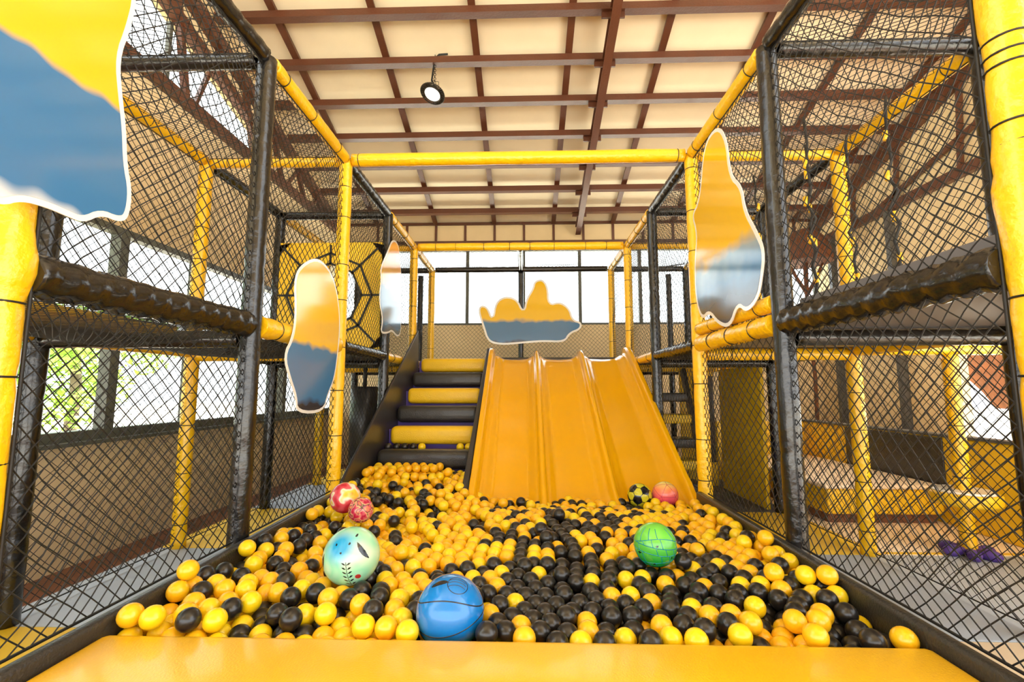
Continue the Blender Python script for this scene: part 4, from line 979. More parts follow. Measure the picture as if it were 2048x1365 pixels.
333, 2379, 253, 196, 2380, 253, -1247, 2383, 280, 1051, 2383, 263, 468, 2331, 250, -535, 2331, 319, -876, 2332, 320, 683, 3213, 249,
803, 3199, 309, 507, 3202, 325, -1052, 3203, 312, -1102, 3204, 251, 289, 3207, 328, -1132, 3207, 324, -1209, 3192, 337, -1152, 2012, 344,
520, 2013, 245, 331, 3210, 261, 892, 3211, 242, -1162, 3212, 398, 113, 2022, 238, -1119, 2013, 274, 1184, 2014, 307, 973, 2015, 271,
1250, 2018, 349, 340, 2008, 240, 187, 2010, 238, -642, 2024, 265, -566, 2024, 263, -719, 2025, 266, -490, 2025, 260, 666, 2025, 252,
894, 2020, 263, 1116, 2020, 356, 50, 3230, 328, 428, 3232, 323, 1186, 3224, 274, -676, 3224, 238, 1029, 3225, 248, -247, 3225, 319,
-405, 3226, 313, -644, 3226, 311, 611, 3236, 248, -72, 3238, 311, -484, 3226, 311, 1250, 3227, 352, 729, 3227, 311, 121, 3228, 259,
-743, 3189, 236, 757, 3189, 247, -820, 3190, 236, -1180, 3190, 263, -598, 3233, 240, -941, 3233, 239, 257, 3235, 258, -1380, 3235, 300,
193, 3193, 264, 586, 3196, 312, -1314, 3197, 291, 146, 3198, 328, 1113, 3186, 262, 1015, 3186, 314, 406, 3188, 261, 212, 3240, 324,
464, 3241, 253, -442, 3244, 246, -1380, 2004, 300, 265, 2004, 238, 445, 2004, 243, -1248, 2005, 288, -1286, 2007, 359, -124, 3244, 251,
1069, 3244, 312, -365, 3248, 248, -212, 3249, 248, -289, 3249, 245, 817, 3238, 241, -520, 3239, 243, -1240, 3239, 276, 50, 3262, 252,
-871, 3263, 239, 863, 3250, 304, -172, 3251, 315, 654, 3254, 311, 351, 3258, 320, -1314, 3259, 412, 951, 3259, 238, -564, 3226, 311,
-14, 3219, 258, 537, 3220, 253, 938, 3221, 307, -1018, 3223, 243, -1152, 3260, 260, 1125, 3261, 259, 391, 3261, 251, 876, 3288, 234,
-1022, 3276, 310, 788, 3277, 303, -1100, 3279, 324, -1230, 3281, 396, -5, 3281, 306, -720, 3282, 240, -936, 3282, 306, 110, 1979, 305,
811, 1980, 327, 1125, 1980, 270, 734, 1981, 323, 317, 3282, 249, -57, 3283, 247, 276, 3286, 316, 669, 3288, 239, 33, 1990, 307,
1250, 1995, 269, -44, 1995, 310, -432, 1996, 327, -511, 1996, 331, -589, 1997, 334, -354, 1997, 323, 482, 2007, 313, -276, 1998, 320,
-122, 1999, 312, 1051, 1999, 267, -668, 2000, 336, 404, 2001, 309, 114, 3305, 245, -524, 3294, 313, 521, 3295, 242, -985, 3296, 244,
484, 3289, 312, -1141, 3289, 391, -167, 3309, 240, 1250, 3311, 344, -562, 3300, 243, 922, 3302, 298, 1187, 3303, 267, 713, 3304, 302,
-116, 3305, 301, 1250, 3265, 280, -794, 3265, 239, 184, 3268, 252, -1188, 3268, 330, 1117, 3305, 324, -483, 3307, 246, 245, 3308, 245,
596, 3309, 238, 1185, 3270, 339, -1074, 3272, 249, -1317, 3273, 292, -1380, 3273, 370, 116, 3273, 322, 996, 3274, 301, 568, 3274, 303,
743, 3264, 240, -405, 3313, 248, 183, 3314, 315, 801, 3314, 232, -1380, 3315, 302, -78, 1968, 243, -1217, 1968, 352, -229, 1968, 249,
-1180, 1969, 282, -1261, 3315, 283, 447, 3316, 241, -251, 3316, 237, -327, 3318, 250, 998, 3319, 235, -212, 3320, 305, 408, 3311, 310,
-1293, 3312, 357, -1046, 3340, 254, -1194, 3321, 271, -447, 3324, 314, 61, 3325, 300, 8, 3326, 241, 847, 3329, 295, -914, 3329, 246,
-1122, 3331, 261, 1063, 3292, 246, -641, 3292, 241, -837, 3332, 246, 1046, 3334, 309, 374, 3335, 239, -1305, 3336, 431, 1124, 3339, 252,
727, 3340, 231, -684, 3351, 248, -1380, 3351, 373, -1140, 3346, 335, -49, 3346, 295, -101, 3346, 235, 626, 3347, 301, -987, 3347, 305,
333, 3340, 307, 772, 3355, 293, 300, 3356, 236, 247, 3359, 304, -1319, 3359, 299, -605, 3360, 250, 973, 3361, 297, 1182, 3349, 331,
546, 3350, 294, 263, 1960, 305, 776, 1960, 259, -685, 1960, 270, 341, 1961, 304, -456, 1961, 261, -762, 1962, 271, -380, 1964, 257,
-840, 1964, 271, -153, 1969, 246, -919, 1970, 271, -3, 1965, 240, -1314, 1966, 297, -304, 1966, 253, -994, 1967, 271, 186, 1967, 304,
-1354, 1968, 365, 465, 3366, 300, -833, 3366, 318, 128, 3367, 293, -526, 3368, 251, 625, 1957, 251, 852, 1958, 263, 71, 1959, 239,
-608, 1959, 267, 1058, 3369, 238, 502, 3371, 231, 74, 3371, 233, 653, 3363, 229, -279, 3365, 292, 857, 3365, 226, 1107, 3384, 315,
-367, 3385, 252, 900, 3387, 289, -154, 3373, 289, -446, 3376, 252, -204, 3377, 229, 578, 3382, 228, -1219, 3340, 344, -761, 3343, 247,
1250, 3344, 272, 929, 3345, 229, 180, 3345, 238, 697, 3382, 291, 1186, 3383, 260, -800, 3406, 258, -1020, 3407, 263, 352, 3407, 226,
-1181, 3410, 353, 784, 3392, 223, 989, 3397, 227, 388, 3398, 297, 237, 3398, 229, -725, 3412, 258, 1033, 3412, 300, 826, 3412, 288,
302, 3413, 288, 192, 3415, 290, -86, 3415, 285, -1380, 3401, 311, -450, 3403, 325, 486, 1949, 245, 146, 1951, 238, 1150, 1953, 344,
302, 1941, 239, 1192, 1943, 272, 223, 1944, 238, 143, 3410, 226, -532, 1960, 265, -1071, 1960, 274, 701, 1960, 255, 929, 1954, 266,
391, 1956, 241, 553, 1956, 285, 1072, 1956, 330, 1003, 1948, 269, 1250, 3423, 265, -317, 3424, 325, -135, 3415, 223, 709, 3417, 221,
1119, 3418, 245, 590, 3419, 295, -647, 3419, 258, -234, 1930, 318, 1173, 3428, 324, 512, 3428, 285, -1321, 3430, 439, -1380, 3430, 385,
136, 3431, 344, 918, 3422, 221, -227, 3423, 287, 427, 3390, 229, -1249, 3392, 291, -1171, 3392, 277, 82, 3431, 285, 25, 3432, 222,
-1312, 3436, 307, -570, 3428, 257, -948, 3398, 258, -1095, 3400, 268, -874, 3400, 257, -295, 3400, 224, -38, 3388, 229, -1311, 3388, 372,
16, 3389, 288, 1250, 3390, 337, 1094, 3462, 306, -156, 3454, 289, 293, 3454, 218, 762, 3454, 267, -1208, 3457, 292, 1050, 3447, 230,
-414, 3447, 256, 475, 3450, 218, 771, 1912, 328, 68, 1915, 305, -337, 3459, 257, -20, 3459, 280, -67, 3460, 217, 1183, 3462, 253,
-1137, 3462, 282, -471, 1929, 332, -312, 1929, 323, -86, 1930, 311, 692, 1915, 323, -9, 1924, 308, -1380, 1927, 302, -347, 1908, 392,
-1146, 1933, 343, -628, 1928, 341, -1249, 1928, 292, -391, 1929, 328, 978, 3474, 219, 399, 3464, 216, 200, 3464, 216, 93, 3466, 216,
1250, 3468, 330, -913, 3468, 270, 435, 3468, 285, -1062, 3469, 276, -1317, 3477, 375, -1380, 3478, 320, 248, 3471, 279, 353, 3471, 279,
-839, 3472, 270, -487, 3472, 327, -987, 3473, 272, 686, 3474, 278, -689, 3481, 268, -271, 3485, 300, 1015, 3488, 289, -764, 3476, 269,
-276, 3477, 213, 146, 3477, 273, 551, 3451, 217, 945, 3452, 288, -203, 3453, 217, -491, 3437, 257, -1252, 3438, 359, 632, 3439, 219,
845, 3441, 217, -460, 3509, 261, 1250, 3502, 259, -837, 3503, 342, 532, 3505, 275, -3, 3505, 209, -1266, 3496, 307, 851, 3497, 271,
-268, 1897, 392, 583, 1894, 251, 737, 1895, 260, -573, 1895, 270, 1052, 1895, 274, -650, 1895, 273, -497, 1896, 266, 29, 1896, 241,
-803, 1899, 275, -1032, 1899, 276, -345, 1900, 258, -1111, 1900, 279, -46, 1900, 243, 1250, 1896, 275, -727, 1896, 274, -956, 1902, 275,
-880, 1902, 275, -270, 1902, 254, -120, 1903, 246, 144, 1903, 305, -195, 1903, 250, 1126, 1903, 274, -421, 1898, 262, 343, 3519, 206,
254, 3520, 206, 147, 3521, 206, 575, 3522, 206, -1380, 3522, 386, 1041, 3524, 222, -385, 3524, 258, -1221, 3511, 369, 1122, 3538, 302,
-878, 3539, 281, -427, 3524, 331, 498, 3524, 206, -1106, 3530, 289, 299, 3533, 270, -1185, 3533, 299, 201, 3533, 262, 723, 3494, 211,
-90, 3495, 284, 1113, 3496, 237, 758, 3534, 270, 955, 3534, 264, -1326, 3534, 321, -309, 3535, 252, 422, 3536, 203, -536, 3498, 264,
798, 3498, 211, 904, 3499, 213, 47, 3502, 270, -612, 3489, 266, 302, 3490, 338, 610, 3493, 272, -138, 3494, 211, -504, 3570, 269,
674, 3554, 272, -186, 3556, 201, 849, 3556, 205, -131, 3557, 257, 382, 3544, 271, -728, 3545, 279, -653, 3551, 276, -130, 1868, 317,
-201, 1870, 358, 259, 1879, 240, -578, 3559, 273, 112, 3560, 265, 1048, 3561, 290, -55, 3566, 278, 884, 3570, 275, -1211, 1890, 361,
104, 1890, 239, 890, 1892, 268, 181, 1884, 239, 510, 1887, 247, 1107, 1888, 350, 967, 1888, 271, -1313, 1889, 300, -203, 3514, 267,
650, 3515, 208, -341, 3515, 322, 355, 1892, 241, 813, 1894, 264, 660, 1894, 255, 433, 1894, 244, -1186, 1894, 286, -248, 3579, 277,
1250, 3580, 252, -1380, 3580, 331, -1255, 3570, 315, 579, 3570, 268, -877, 3571, 354, -264, 3571, 200, 773, 3572, 202, 124, 3595, 192,
-631, 3581, 345, 298, 3584, 194, -377, 3585, 331, 618, 3587, 197, 924, 3576, 206, 202, 3577, 195, 696, 3578, 200, 461, 3542, 272,
1184, 3587, 308, -1214, 3589, 384, 1001, 3590, 211, -429, 3590, 265, 539, 3591, 195, -467, 3592, 335, -1352, 3594, 404, -1286, 3552, 387,
69, 3539, 202, -527, 3539, 338, -74, 3539, 203, -1029, 3539, 285, -952, 3540, 282, 1180, 3540, 246, -803, 3541, 281, -923, 2393, 317,
-71, 2394, 253, -119, 2395, 319, -578, 2396, 321, 487, 2397, 252, -1380, 2385, 299, 1250, 2386, 295, 15, 2387, 318, 701, 2398, 250,
-662, 2398, 247, 869, 2399, 317, 1084, 2399, 335, 978, 2401, 254, -1099, 2401, 257, -845, 2403, 315, 923, 2345, 253, -336, 2334, 250,
218, 2334, 317, -681, 2336, 250, -468, 2338, 250, -798, 2339, 318, -603, 2346, 249, -1312, 2347, 292, -1050, 2349, 255, 397, 2340, 251,
1196, 2340, 291, 813, 2343, 318, 263, 2344, 251, 82, 2344, 317, -1063, 3608, 298, 817, 3609, 255, -763, 3612, 291, -177, 3613, 289,
-554, 3613, 337, 951, 3614, 269, 48, 3615, 189, 460, 3604, 192, -161, 1838, 251, 1047, 1839, 345, 809, 1844, 335, -1314, 3616, 330,
-304, 3617, 319, 168, 3617, 254, -687, 3618, 287, -1198, 3619, 313, 26, 1850, 309, -1380, 1851, 305, 652, 1847, 325, -1285, 1848, 368,
-1247, 1849, 295, 1180, 1850, 278, 16, 3572, 248, -798, 3574, 353, 1110, 3575, 230, -51, 1859, 312, -509, 1860, 339, -348, 1860, 328,
-431, 1862, 334, -270, 1863, 320, -211, 3630, 190, -99, 3631, 263, 867, 3632, 197, -14, 3633, 288, 1108, 3619, 296, 739, 3623, 249,
66, 3623, 282, -611, 3626, 283, -757, 3642, 363, -513, 3644, 277, 661, 3635, 242, 1025, 3636, 285, 1064, 3638, 216, 1191, 3629, 241,
376, 3598, 192, -351, 3599, 258, -122, 3602, 193, -297, 3642, 218, 246, 3642, 183, -31, 3604, 191, 508, 3605, 267, 335, 3606, 260,
-990, 3607, 294, -915, 3607, 293, -840, 3608, 293, 250, 3595, 256, -1134, 3596, 302, -88, 1835, 247, -843, 1835, 280, -311, 1835, 259,
-918, 1836, 280, 102, 1836, 310, -235, 1837, 255, -13, 1832, 244, 560, 3661, 245, -1253, 3661, 327, -231, 3663, 258, 402, 3648, 248,
789, 3650, 193, 944, 3654, 200, -1380, 3657, 340, -1072, 1835, 281, 513, 3665, 183, 613, 3666, 186, 711, 3667, 188, -1210, 3668, 393,
-440, 3669, 271, -1110, 3670, 310, -401, 3658, 347, 168, 3660, 180, -479, 3671, 343, 1, 3672, 220, -1347, 3672, 409, 298, 3672, 235,
-603, 3672, 357, 354, 3673, 179, -68, 3673, 180, 101, 3664, 223, -649, 3694, 295, 1084, 3694, 284, -1182, 3695, 322, 434, 3678, 179,
-1033, 3680, 307, -725, 3682, 300, 1250, 3682, 244, 212, 3683, 242, 391, 1829, 245, 620, 1830, 256, 871, 3696, 244, -1315, 3698, 340,
-570, 3691, 287, -294, 3692, 294, 622, 3692, 281, 313, 1831, 242, -538, 1831, 272, -614, 1831, 276, -690, 1832, 278, -462, 1832, 268,
63, 1828, 242, 265, 1828, 304, 852, 1829, 270, 1094, 1833, 279, -1149, 1833, 286, -767, 1833, 279, -386, 1834, 264, 697, 1830, 261,
774, 1830, 265, 1012, 1830, 277, -96, 1796, 318, -844, 3745, 315, -766, 3745, 312, -1102, 3746, 321, -1207, 3747, 403, -923, 3747, 316,
-398, 3729, 310, -1380, 3736, 349, 217, 1818, 241, -394, 1797, 329, -173, 1808, 317, -1217, 1811, 357, -891, 1811, 351, -19, 1785, 316,
-148, 3677, 181, -803, 3677, 304, 1250, 1821, 280, 140, 1823, 241, 545, 1827, 252, 467, 1827, 248, 929, 1827, 274, -1317, 1813, 305,
-155, 3688, 260, 743, 3689, 291, 939, 3691, 285, -879, 3676, 304, -956, 3676, 305, -363, 3677, 262, 476, 3677, 251, 1132, 3677, 226,
-1109, 1769, 287, -129, 1770, 253, -350, 1770, 265, -1033, 1770, 284, 986, 3783, 310, -994, 3788, 392, -836, 3775, 388, -588, 3762, 297,
-881, 1770, 284, -956, 1770, 284, -275, 1770, 261, -202, 1771, 256, -1187, 1771, 294, 58, 1772, 315, 140, 1769, 327, -806, 1769, 284,
456, 1779, 320, -466, 1784, 344, 1198, 1772, 284, -1259, 1773, 301, -1380, 1773, 310, -1247, 3737, 336, -498, 3722, 282, -538, 3724, 351,
534, 3708, 310, -796, 3709, 377, 1012, 3709, 311, -259, 3816, 310, -959, 3817, 327, -523, 3799, 372, -671, 3802, 377, -402, 3808, 310,
-724, 3811, 318, -501, 1767, 274, -426, 1767, 270, 1250, 3822, 310, -1115, 3823, 333, 1055, 3824, 310, -802, 3811, 326, -1244, 3813, 345,
-1380, 3813, 357, -880, 3815, 326, -610, 3750, 372, -1011, 3755, 318, 595, 3760, 310, -1037, 3828, 330, -616, 3835, 309, -540, 3817, 296,
-329, 3767, 310, -663, 3770, 306, -743, 3770, 384, -192, 3771, 310, -1177, 3774, 332, 1186, 3775, 310, -1313, 3775, 349, 1104, 3888, 310,
-453, 3871, 310, -681, 3876, 322, -758, 3877, 331, -1183, 3861, 344, 1126, 1765, 284, 891, 1765, 276, 176, 1757, 245, 99, 1762, 245,
-834, 3880, 336, -652, 3882, 395, -910, 3888, 337, 735, 1766, 267, 21, 1766, 247, 348, 1766, 247, 970, 1767, 279, -577, 1767, 278,
503, 1764, 253, 581, 1765, 257, 425, 1765, 249, -653, 1768, 281, 221, 1768, 306, 1049, 1768, 282, 271, 1768, 245, -729, 1768, 283,
-55, 1768, 249, 813, 1766, 271, 658, 1766, 262, -726, 3909, 395, -613, 3916, 317, -987, 3890, 338, -1380, 3891, 366, -540, 3893, 303,
1024, 3897, 310, -1065, 3901, 341, 419, 1709, 322, 1177, 3932, 330, -1216, 3932, 357, 958, 3936, 332, -896, 3921, 409, -1138, 3925, 348,
-1295, 3929, 366, 889, 3903, 312, 1250, 1717, 287, -67, 1723, 326, 343, 1727, 315, 497, 1711, 325, -416, 1711, 344, -1304, 1711, 310,
-869, 3846, 399, -1311, 3853, 358, 952, 3854, 310, 1176, 3854, 310, -189, 3855, 310, -144, 1735, 324, 306, 1703, 249, -169, 1703, 259,
-20, 1703, 252, -462, 1704, 276, -1138, 4003, 358, -614, 4004, 325, -1298, 4008, 375, -1217, 4010, 367, -690, 1704, 286, -95, 1704, 255,
-313, 1704, 267, -767, 1704, 287, 1088, 1703, 287, 774, 1703, 273, 696, 1703, 268, 931, 1703, 281, -843, 1705, 288, -239, 1705, 263,
-1072, 1705, 289, 228, 1705, 248, -614, 1704, 283, -538, 1704, 280, 1009, 1704, 284, 182, 1704, 312, -995, 1705, 288, -918, 1705, 288,
-1149, 1705, 294, -1226, 1706, 302, 267, 1707, 318, 10, 1704, 324, -386, 1704, 272, 98, 1705, 317, 691, 1640, 341, 423, 1640, 257,
-741, 4086, 379, -1296, 4087, 385, -1312, 4087, 462, -607, 4088, 332, -1049, 4088, 403, 619, 1702, 263, 852, 1703, 277, 137, 1697, 249,
-1380, 1698, 314, -129, 1658, 337, -956, 1640, 291, 225, 1640, 321, -451, 1640, 350, -858, 3954, 346, -680, 3955, 331, -1082, 3957, 393,
1174, 1699, 288, 462, 1702, 255, 541, 1702, 259, 57, 1702, 250, 384, 1702, 252, -540, 3971, 309, -937, 3962, 347, -1016, 3963, 348,
-1366, 3968, 375, -454, 3946, 338, -779, 3951, 344, -618, 3953, 386, 518, 2352, 309, -8, 2352, 251, -721, 2345, 317, -1112, 2345, 311,
647, 2345, 250, 1028, 2345, 329, 126, 2346, 251, -224, 2369, 318, -974, 2355, 251, -644, 2357, 315, -899, 2360, 249, 850, 2362, 250,
570, 2362, 251, -838, 2362, 383, -55, 2350, 316, -531, 2372, 249, -747, 2372, 248, -358, 2374, 316, -399, 2374, 249, -138, 2363, 251,
737, 2364, 316, 1125, 2365, 277, -823, 2365, 248, -575, 1640, 285, 292, 2376, 319, 944, 2377, 321, 152, 2378, 318, 776, 2379, 250,
-1172, 2379, 267, -269, 2370, 250, 438, 2372, 312, -531, 1640, 353, -201, 1640, 308, 381, 1640, 325, 1188, 1640, 340, -60, 1640, 257,
-651, 1640, 288, 1127, 1640, 290, 891, 1640, 282, 927, 1640, 353, -804, 1640, 291, 657, 1640, 269, -346, 1640, 273, 1006, 1640, 356,
141, 1640, 317, -1244, 4360, 450, -1312, 4323, 450, 55, 1640, 325, -728, 1640, 290, -927, 4360, 450,
]
q = np.array(BDATA, dtype=float).reshape(-1, 3) / 1000
# patches where one colour prevails (seen in the pit, from the far slide end to the front pad)
BK = [(.0, 2.6, .28), (.12, 2.25, .25), (.35, 2.05, .28), (.55, 2.0, .25), (.2, 3.0, .25), (-.45, 2.05, .18), (.78, 2.1, .25), (.95, 1.9, .2),
      (.05, 2.0, .25), (-1.15, 3.6, .18), (-.8, 3.5, .12), (1.15, 1.75, .15), (-.95, 1.75, .12), (.6, 3.2, .18), (.1, 1.75, .2), (-1.25, 2.6, .14), (.45, 1.8, .15)]
YE = [(-.6, 2.9, .3), (-.45, 3.4, .3), (-.3, 2.5, .25), (-.9, 3.0, .2), (-1.25, 1.95, .25), (-1.3, 1.65, .2), (.9, 3.3, .25), (-.5, 2.4, .2),
      (.75, 1.75, .16), (1.1, 2.6, .2), (-.6, 4.0, .3), (.3, 3.6, .2), (.25, 1.65, .06), (-1.1, 4.2, .25), (.45, 2.5, .12), (-.5, 1.7, .12)]
rn = random.Random(4)
def prob(x, y):
    b = .40
    for c in BK: b += .26 * math.exp(-((x - c[0]) ** 2 + (y - c[1]) ** 2) / c[2] ** 2)
    for c in YE: b -= .30 * math.exp(-((x - c[0]) ** 2 + (y - c[1]) ** 2) / c[2] ** 2)
    return min(.78, max(.08, b))
def ball_mesh(m):
    me = bpy.data.meshes.new('pit_ball')
    me.from_pydata(iv.tolist(), [], if_); me.materials.append(m)
    me.polygons.foreach_set('use_smooth', [True] * len(if_)); me.update()
    return me
BM = {k: ball_mesh(M['ball_' + k]) for k in ('lemon', 'amber', 'black')}
LB = {'lemon': 'lemon yellow', 'amber': 'orange yellow', 'black': 'black'}
def place_ball(p, k):
    x, y = p[0], p[1]
    if y < 1.74: dep = 'right behind the front pad'
    elif y < 2.05: dep = 'just beyond the front row'
    else: dep = 'farther back'
    if x < -.9: sd = 'near the left pit wall'
    elif x < -.28: sd = 'between mint and blue balls' if y > 1.74 else 'left of the blue ball'
    elif x < .5: sd = 'right of the blue ball'
    elif x < .95: sd = 'in front of the green ball'
    else: sd = 'near the right pit wall'
    one_ball(p, k, '%s pit ball %s, %s' % (LB[k], dep, sd), '%s pit balls %s, %s' % (LB[k], dep, sd))
def one_ball(p, k, label=None, group=None):
    o = bpy.data.objects.new('pit_ball', BM[k]); COL.objects.link(o); o.location = p
    o.rotation_euler = (rn.uniform(0, 6), rn.uniform(0, 6), 0)
    tag(o, label, 'ball', group)
cntk = {'y': 0, 'b': 0}
rest = {'lemon': [], 'amber': [], 'black': []}
for p in q:
    isb = rn.random() < prob(p[0], p[1])
    k = 'black' if isb else ('lemon' if rn.random() < .42 else 'amber')
    c = 'b' if isb else 'y'
    if cntk['y'] + cntk['b'] < 293:
        cntk[c] += 1; place_ball(p, k)
    else: rest[k].append(p)
V, F, MI = [], [], []
off = 0
for mi, k in enumerate(('lemon', 'amber', 'black')):
    L = np.array(rest[k])
    V.append((L[:, None, :] + iv[None]).reshape(-1, 3))
    F.append((np.array(if_)[None] + (np.arange(len(L)) * len(iv))[:, None, None]).reshape(-1, 3) + off)
    MI.append(np.full(len(F[-1]), mi)); off += len(V[-1])
V, F, MI = np.concatenate(V), np.concatenate(F), np.concatenate(MI)
me = bpy.data.meshes.new('pit_balls'); me.vertices.add(len(V)); me.vertices.foreach_set('co', V.ravel())
me.loops.add(F.size); me.loops.foreach_set('vertex_index', F.ravel().astype(np.int32))
me.polygons.add(len(F)); me.polygons.foreach_set('loop_start', np.arange(0, F.size, 3, dtype=np.int32))
me.polygons.foreach_set('use_smooth', [True] * len(F))
for k in ('lemon', 'amber', 'black'): me.materials.append(M['ball_' + k])
me.polygons.foreach_set('material_index', MI.astype(np.int32)); me.update(); me.validate()
o = bpy.data.objects.new('pit_balls', me); COL.objects.link(o)
tag(o, 'mass of yellow and black plastic balls filling the pit behind the nearest ones', 'balls', None, 'stuff')
zt = .66 - .035 + BR_
for x in (-1.395, -1.31, -1.225, -1.14):
    one_ball((x, 4.66, zt), 'black', 'black ball in the row lying on a purple tread of the stairs', 'black balls on the stair tread')
one_ball((-1.05, 4.66, zt), 'lemon', 'yellow ball at the right end of the black balls on the stair tread', 'yellow balls on the stair tread')
for x in (-.66, -.575):
    one_ball((x, 4.66, zt), 'lemon', 'yellow ball of the pair on the stair tread against the dividing board', 'yellow pair on the stair tread')

def fancy(name, c, r, label, mats, fn, rot=(0, 0, 0), sub=6):
    v, f = ico(r, sub)
    Rm = np.array(__import__('mathutils').Euler(rot).to_matrix())
    cen = v[np.array(f)].mean(1); cen /= np.linalg.norm(cen, axis=1)[:, None]
    mi = [fn(d) for d in cen]
    mb = MB(); mb.add(v @ Rm.T + np.array(c), f, 0, True); mb.m = mi
    o = mb.build(name, mats, None, c)
    return tag(o, label, 'ball')

def vinyl(name, rgb, rough=.2): return mat(name, srgb(*rgb), rough, 0, 30, .4)
def mixball(name, cols, scale, kind='noise', rough=.25):
    m = mat(name, (1, 1, 1, 1), rough, 0, 30, .4)
    n = m.node_tree; p = n.nodes['Principled BSDF']
    tc = n.nodes.new('ShaderNodeTexCoord')
    r = n.nodes.new('ShaderNodeValToRGB')
    if kind == 'noise':
        t = n.nodes.new('ShaderNodeTexNoise'); t.inputs['Scale'].default_value = scale; t.inputs['Detail'].default_value = 1.5
        n.links.new(t.outputs[0], r.inputs[0])
    else:
        t = n.nodes.new('ShaderNodeSeparateXYZ'); mr = n.nodes.new('ShaderNodeMapRange')
        mr.inputs[1].default_value = -scale; mr.inputs[2].default_value = scale
        n.links.new(t.outputs[2], mr.inputs[0]); n.links.new(mr.outputs[0], r.inputs[0])
    n.links.new(tc.outputs['Object'], t.inputs[0])
    e = r.color_ramp.elements
    while len(e) < len(cols): e.new(.5)
    for el, (pos, c) in zip(e, cols): el.position = pos; el.color = srgb(*c)
    n.links.new(r.outputs[0], p.inputs['Base Color'])
    return m

blk = vinyl('ball_print_black', (22, 26, 34))
# blue ball with black seam lines
def fblue(d):
    x, y, z = d
    c = d @ np.array((-.27, -.36, .89)); u = x + .27
    if c > .9 and (u / 1.7) ** 2 + (y + .30 + .25 * u * u) ** 2 / .35 < .020: return 1
    return 0
def sphere_line(mb, c, R0, dirs, r):
    mb.tube([Vector(c) + Vector(d).normalized() * (R0 - r * .35) for d in dirs], r, 6)
    return mb
def around(a, ang, n=40):
    a = Vector(a).normalized(); u = a.orthogonal().normalized(); v = a.cross(u)
    return [a * math.cos(ang) + (u * math.cos(2 * PI * i / n) + v * math.sin(2 * PI * i / n)) * math.sin(ang) for i in range(n + 1)]
def band(fz, n=96, t0=0, t1=2 * PI):
    out = []
    for i in range(n + 1):
        t = t0 + (t1 - t0) * i / n; z = 0
        for _ in range(8):
            rr = math.sqrt(max(0, 1 - z * z)); z = fz(rr * math.cos(t))
        rr = math.sqrt(max(0, 1 - z * z)); out.append((rr * math.cos(t), rr * math.sin(t), z))
    return out
cb_ = (-.275, 1.735, .442)
bb = fancy('blue_ball', cb_, .122, 'large glossy blue ball with black seam lines resting against the front pad', [vinyl('ball_blue', (14, 118, 196), .16), blk], fblue, sub=7)
sphere_line(MB(), cb_, .122, band(lambda x: .62 - .36 * x * x - .03 * x), .0026).build('seam_line', blk, bb)
sphere_line(MB(), cb_, .122, band(lambda x: -.24 + .15 * x * x + .17 * x), .0026).build('seam_line', blk, bb)
cc_ = Vector((.27, -.35, .90)).normalized()
m_ = sphere_line(MB(), cb_, .122, around(cc_, .30), .0016)
for k_ in (-.12, .02, .15):
    sphere_line(m_, cb_, .122, [cc_ + Vector((t, .0, 0)) * .29 * math.sqrt(1 - (k_ / .3) ** 2) + Vector((0, .9, .35)) * (k_ + .08 * (1 - t * t)) * .9 for t in np.linspace(-1, 1, 12)], .0016)
m_.build('printed_roundel', blk, bb)
# mint and sky blue ball with leaves
mint = mixball('ball_mint', [(.30, (206, 226, 196)), (.48, (150, 220, 176)), (.60, (196, 226, 190)), (.75, (228, 222, 190))], 7)
def sky_patch(m, p, r0, r1, col):
    n = m.node_tree; pb = n.nodes['Principled BSDF']
    old = pb.inputs['Base Color'].links[0].from_socket
    tc = n.nodes.new('ShaderNodeTexCoord'); vm = n.nodes.new('ShaderNodeVectorMath'); vm.operation = 'DISTANCE'
    vm.inputs[1].default_value = p
    n.links.new(tc.outputs['Object'], vm.inputs[0])
    mr = n.nodes.new('ShaderNodeMapRange'); mr.inputs[1].default_value = r0; mr.inputs[2].default_value = r1
    n.links.new(vm.outputs['Value'], mr.inputs[0])
    mx = n.nodes.new('ShaderNodeMixRGB'); mx.inputs[1].default_value = srgb(*col)
    n.links.new(mr.outputs[0], mx.inputs[0]); n.links.new(old, mx.inputs[2]); n.links.new(mx.outputs[0], pb.inputs['Base Color'])
sky_patch(mint, (-.015, -.085, .065), .03, .085, (30, 150, 200))
skyb = mixball('ball_sky', [(.3, (40, 160, 205)), (.7, (110, 195, 210))], 9)
red = vinyl('ball_red', (180, 50, 40))
def fmint(d):
    x, y, z = d
    if math.hypot(x - .52, z + .43) < .085 and y < 0: return 3
    if y < 0:
        # dark blades
        u = x + .80; v = z + .10
        if abs(v) < .38 and abs(u - .10 * v) < .075 * (1 - (v / .38) ** 2): return 2
        u = (x - .62) * .8 + (z - .40) * .6; v = -(x - .62) * .6 + (z - .40) * .8
        if abs(v) < .36 and abs(u) < .06 * (1 - (v / .36) ** 2): return 2
        # sprig of leaves
        cx = .22 + .12 * (-(z + .35))
        if -.75 < z < .12:
            if abs(x - cx) < .010: return 2
            t = ((z + .75) % .15) / .15
            for s in (-1, 1):
                uu = (x - cx) * s
                if .02 < uu < .16 and abs((z + .75) % .15 - .02 - uu * .5) < .028 * math.sin(PI * min(1, (uu - .02) / .14)) + .002: return 2
        for bx_, bz_ in ((-.28, .62), (.18, .66), (.32, .85), (-.05, .40)):
            if math.hypot(x - bx_, (z - bz_)) < .035: return 2
    return 0
fancy('patterned_ball', (-.76, 2.05, .52), .119, 'mint green and sky blue vinyl ball printed with dark leaves', [mint, skyb, blk, red], fmint, sub=7)
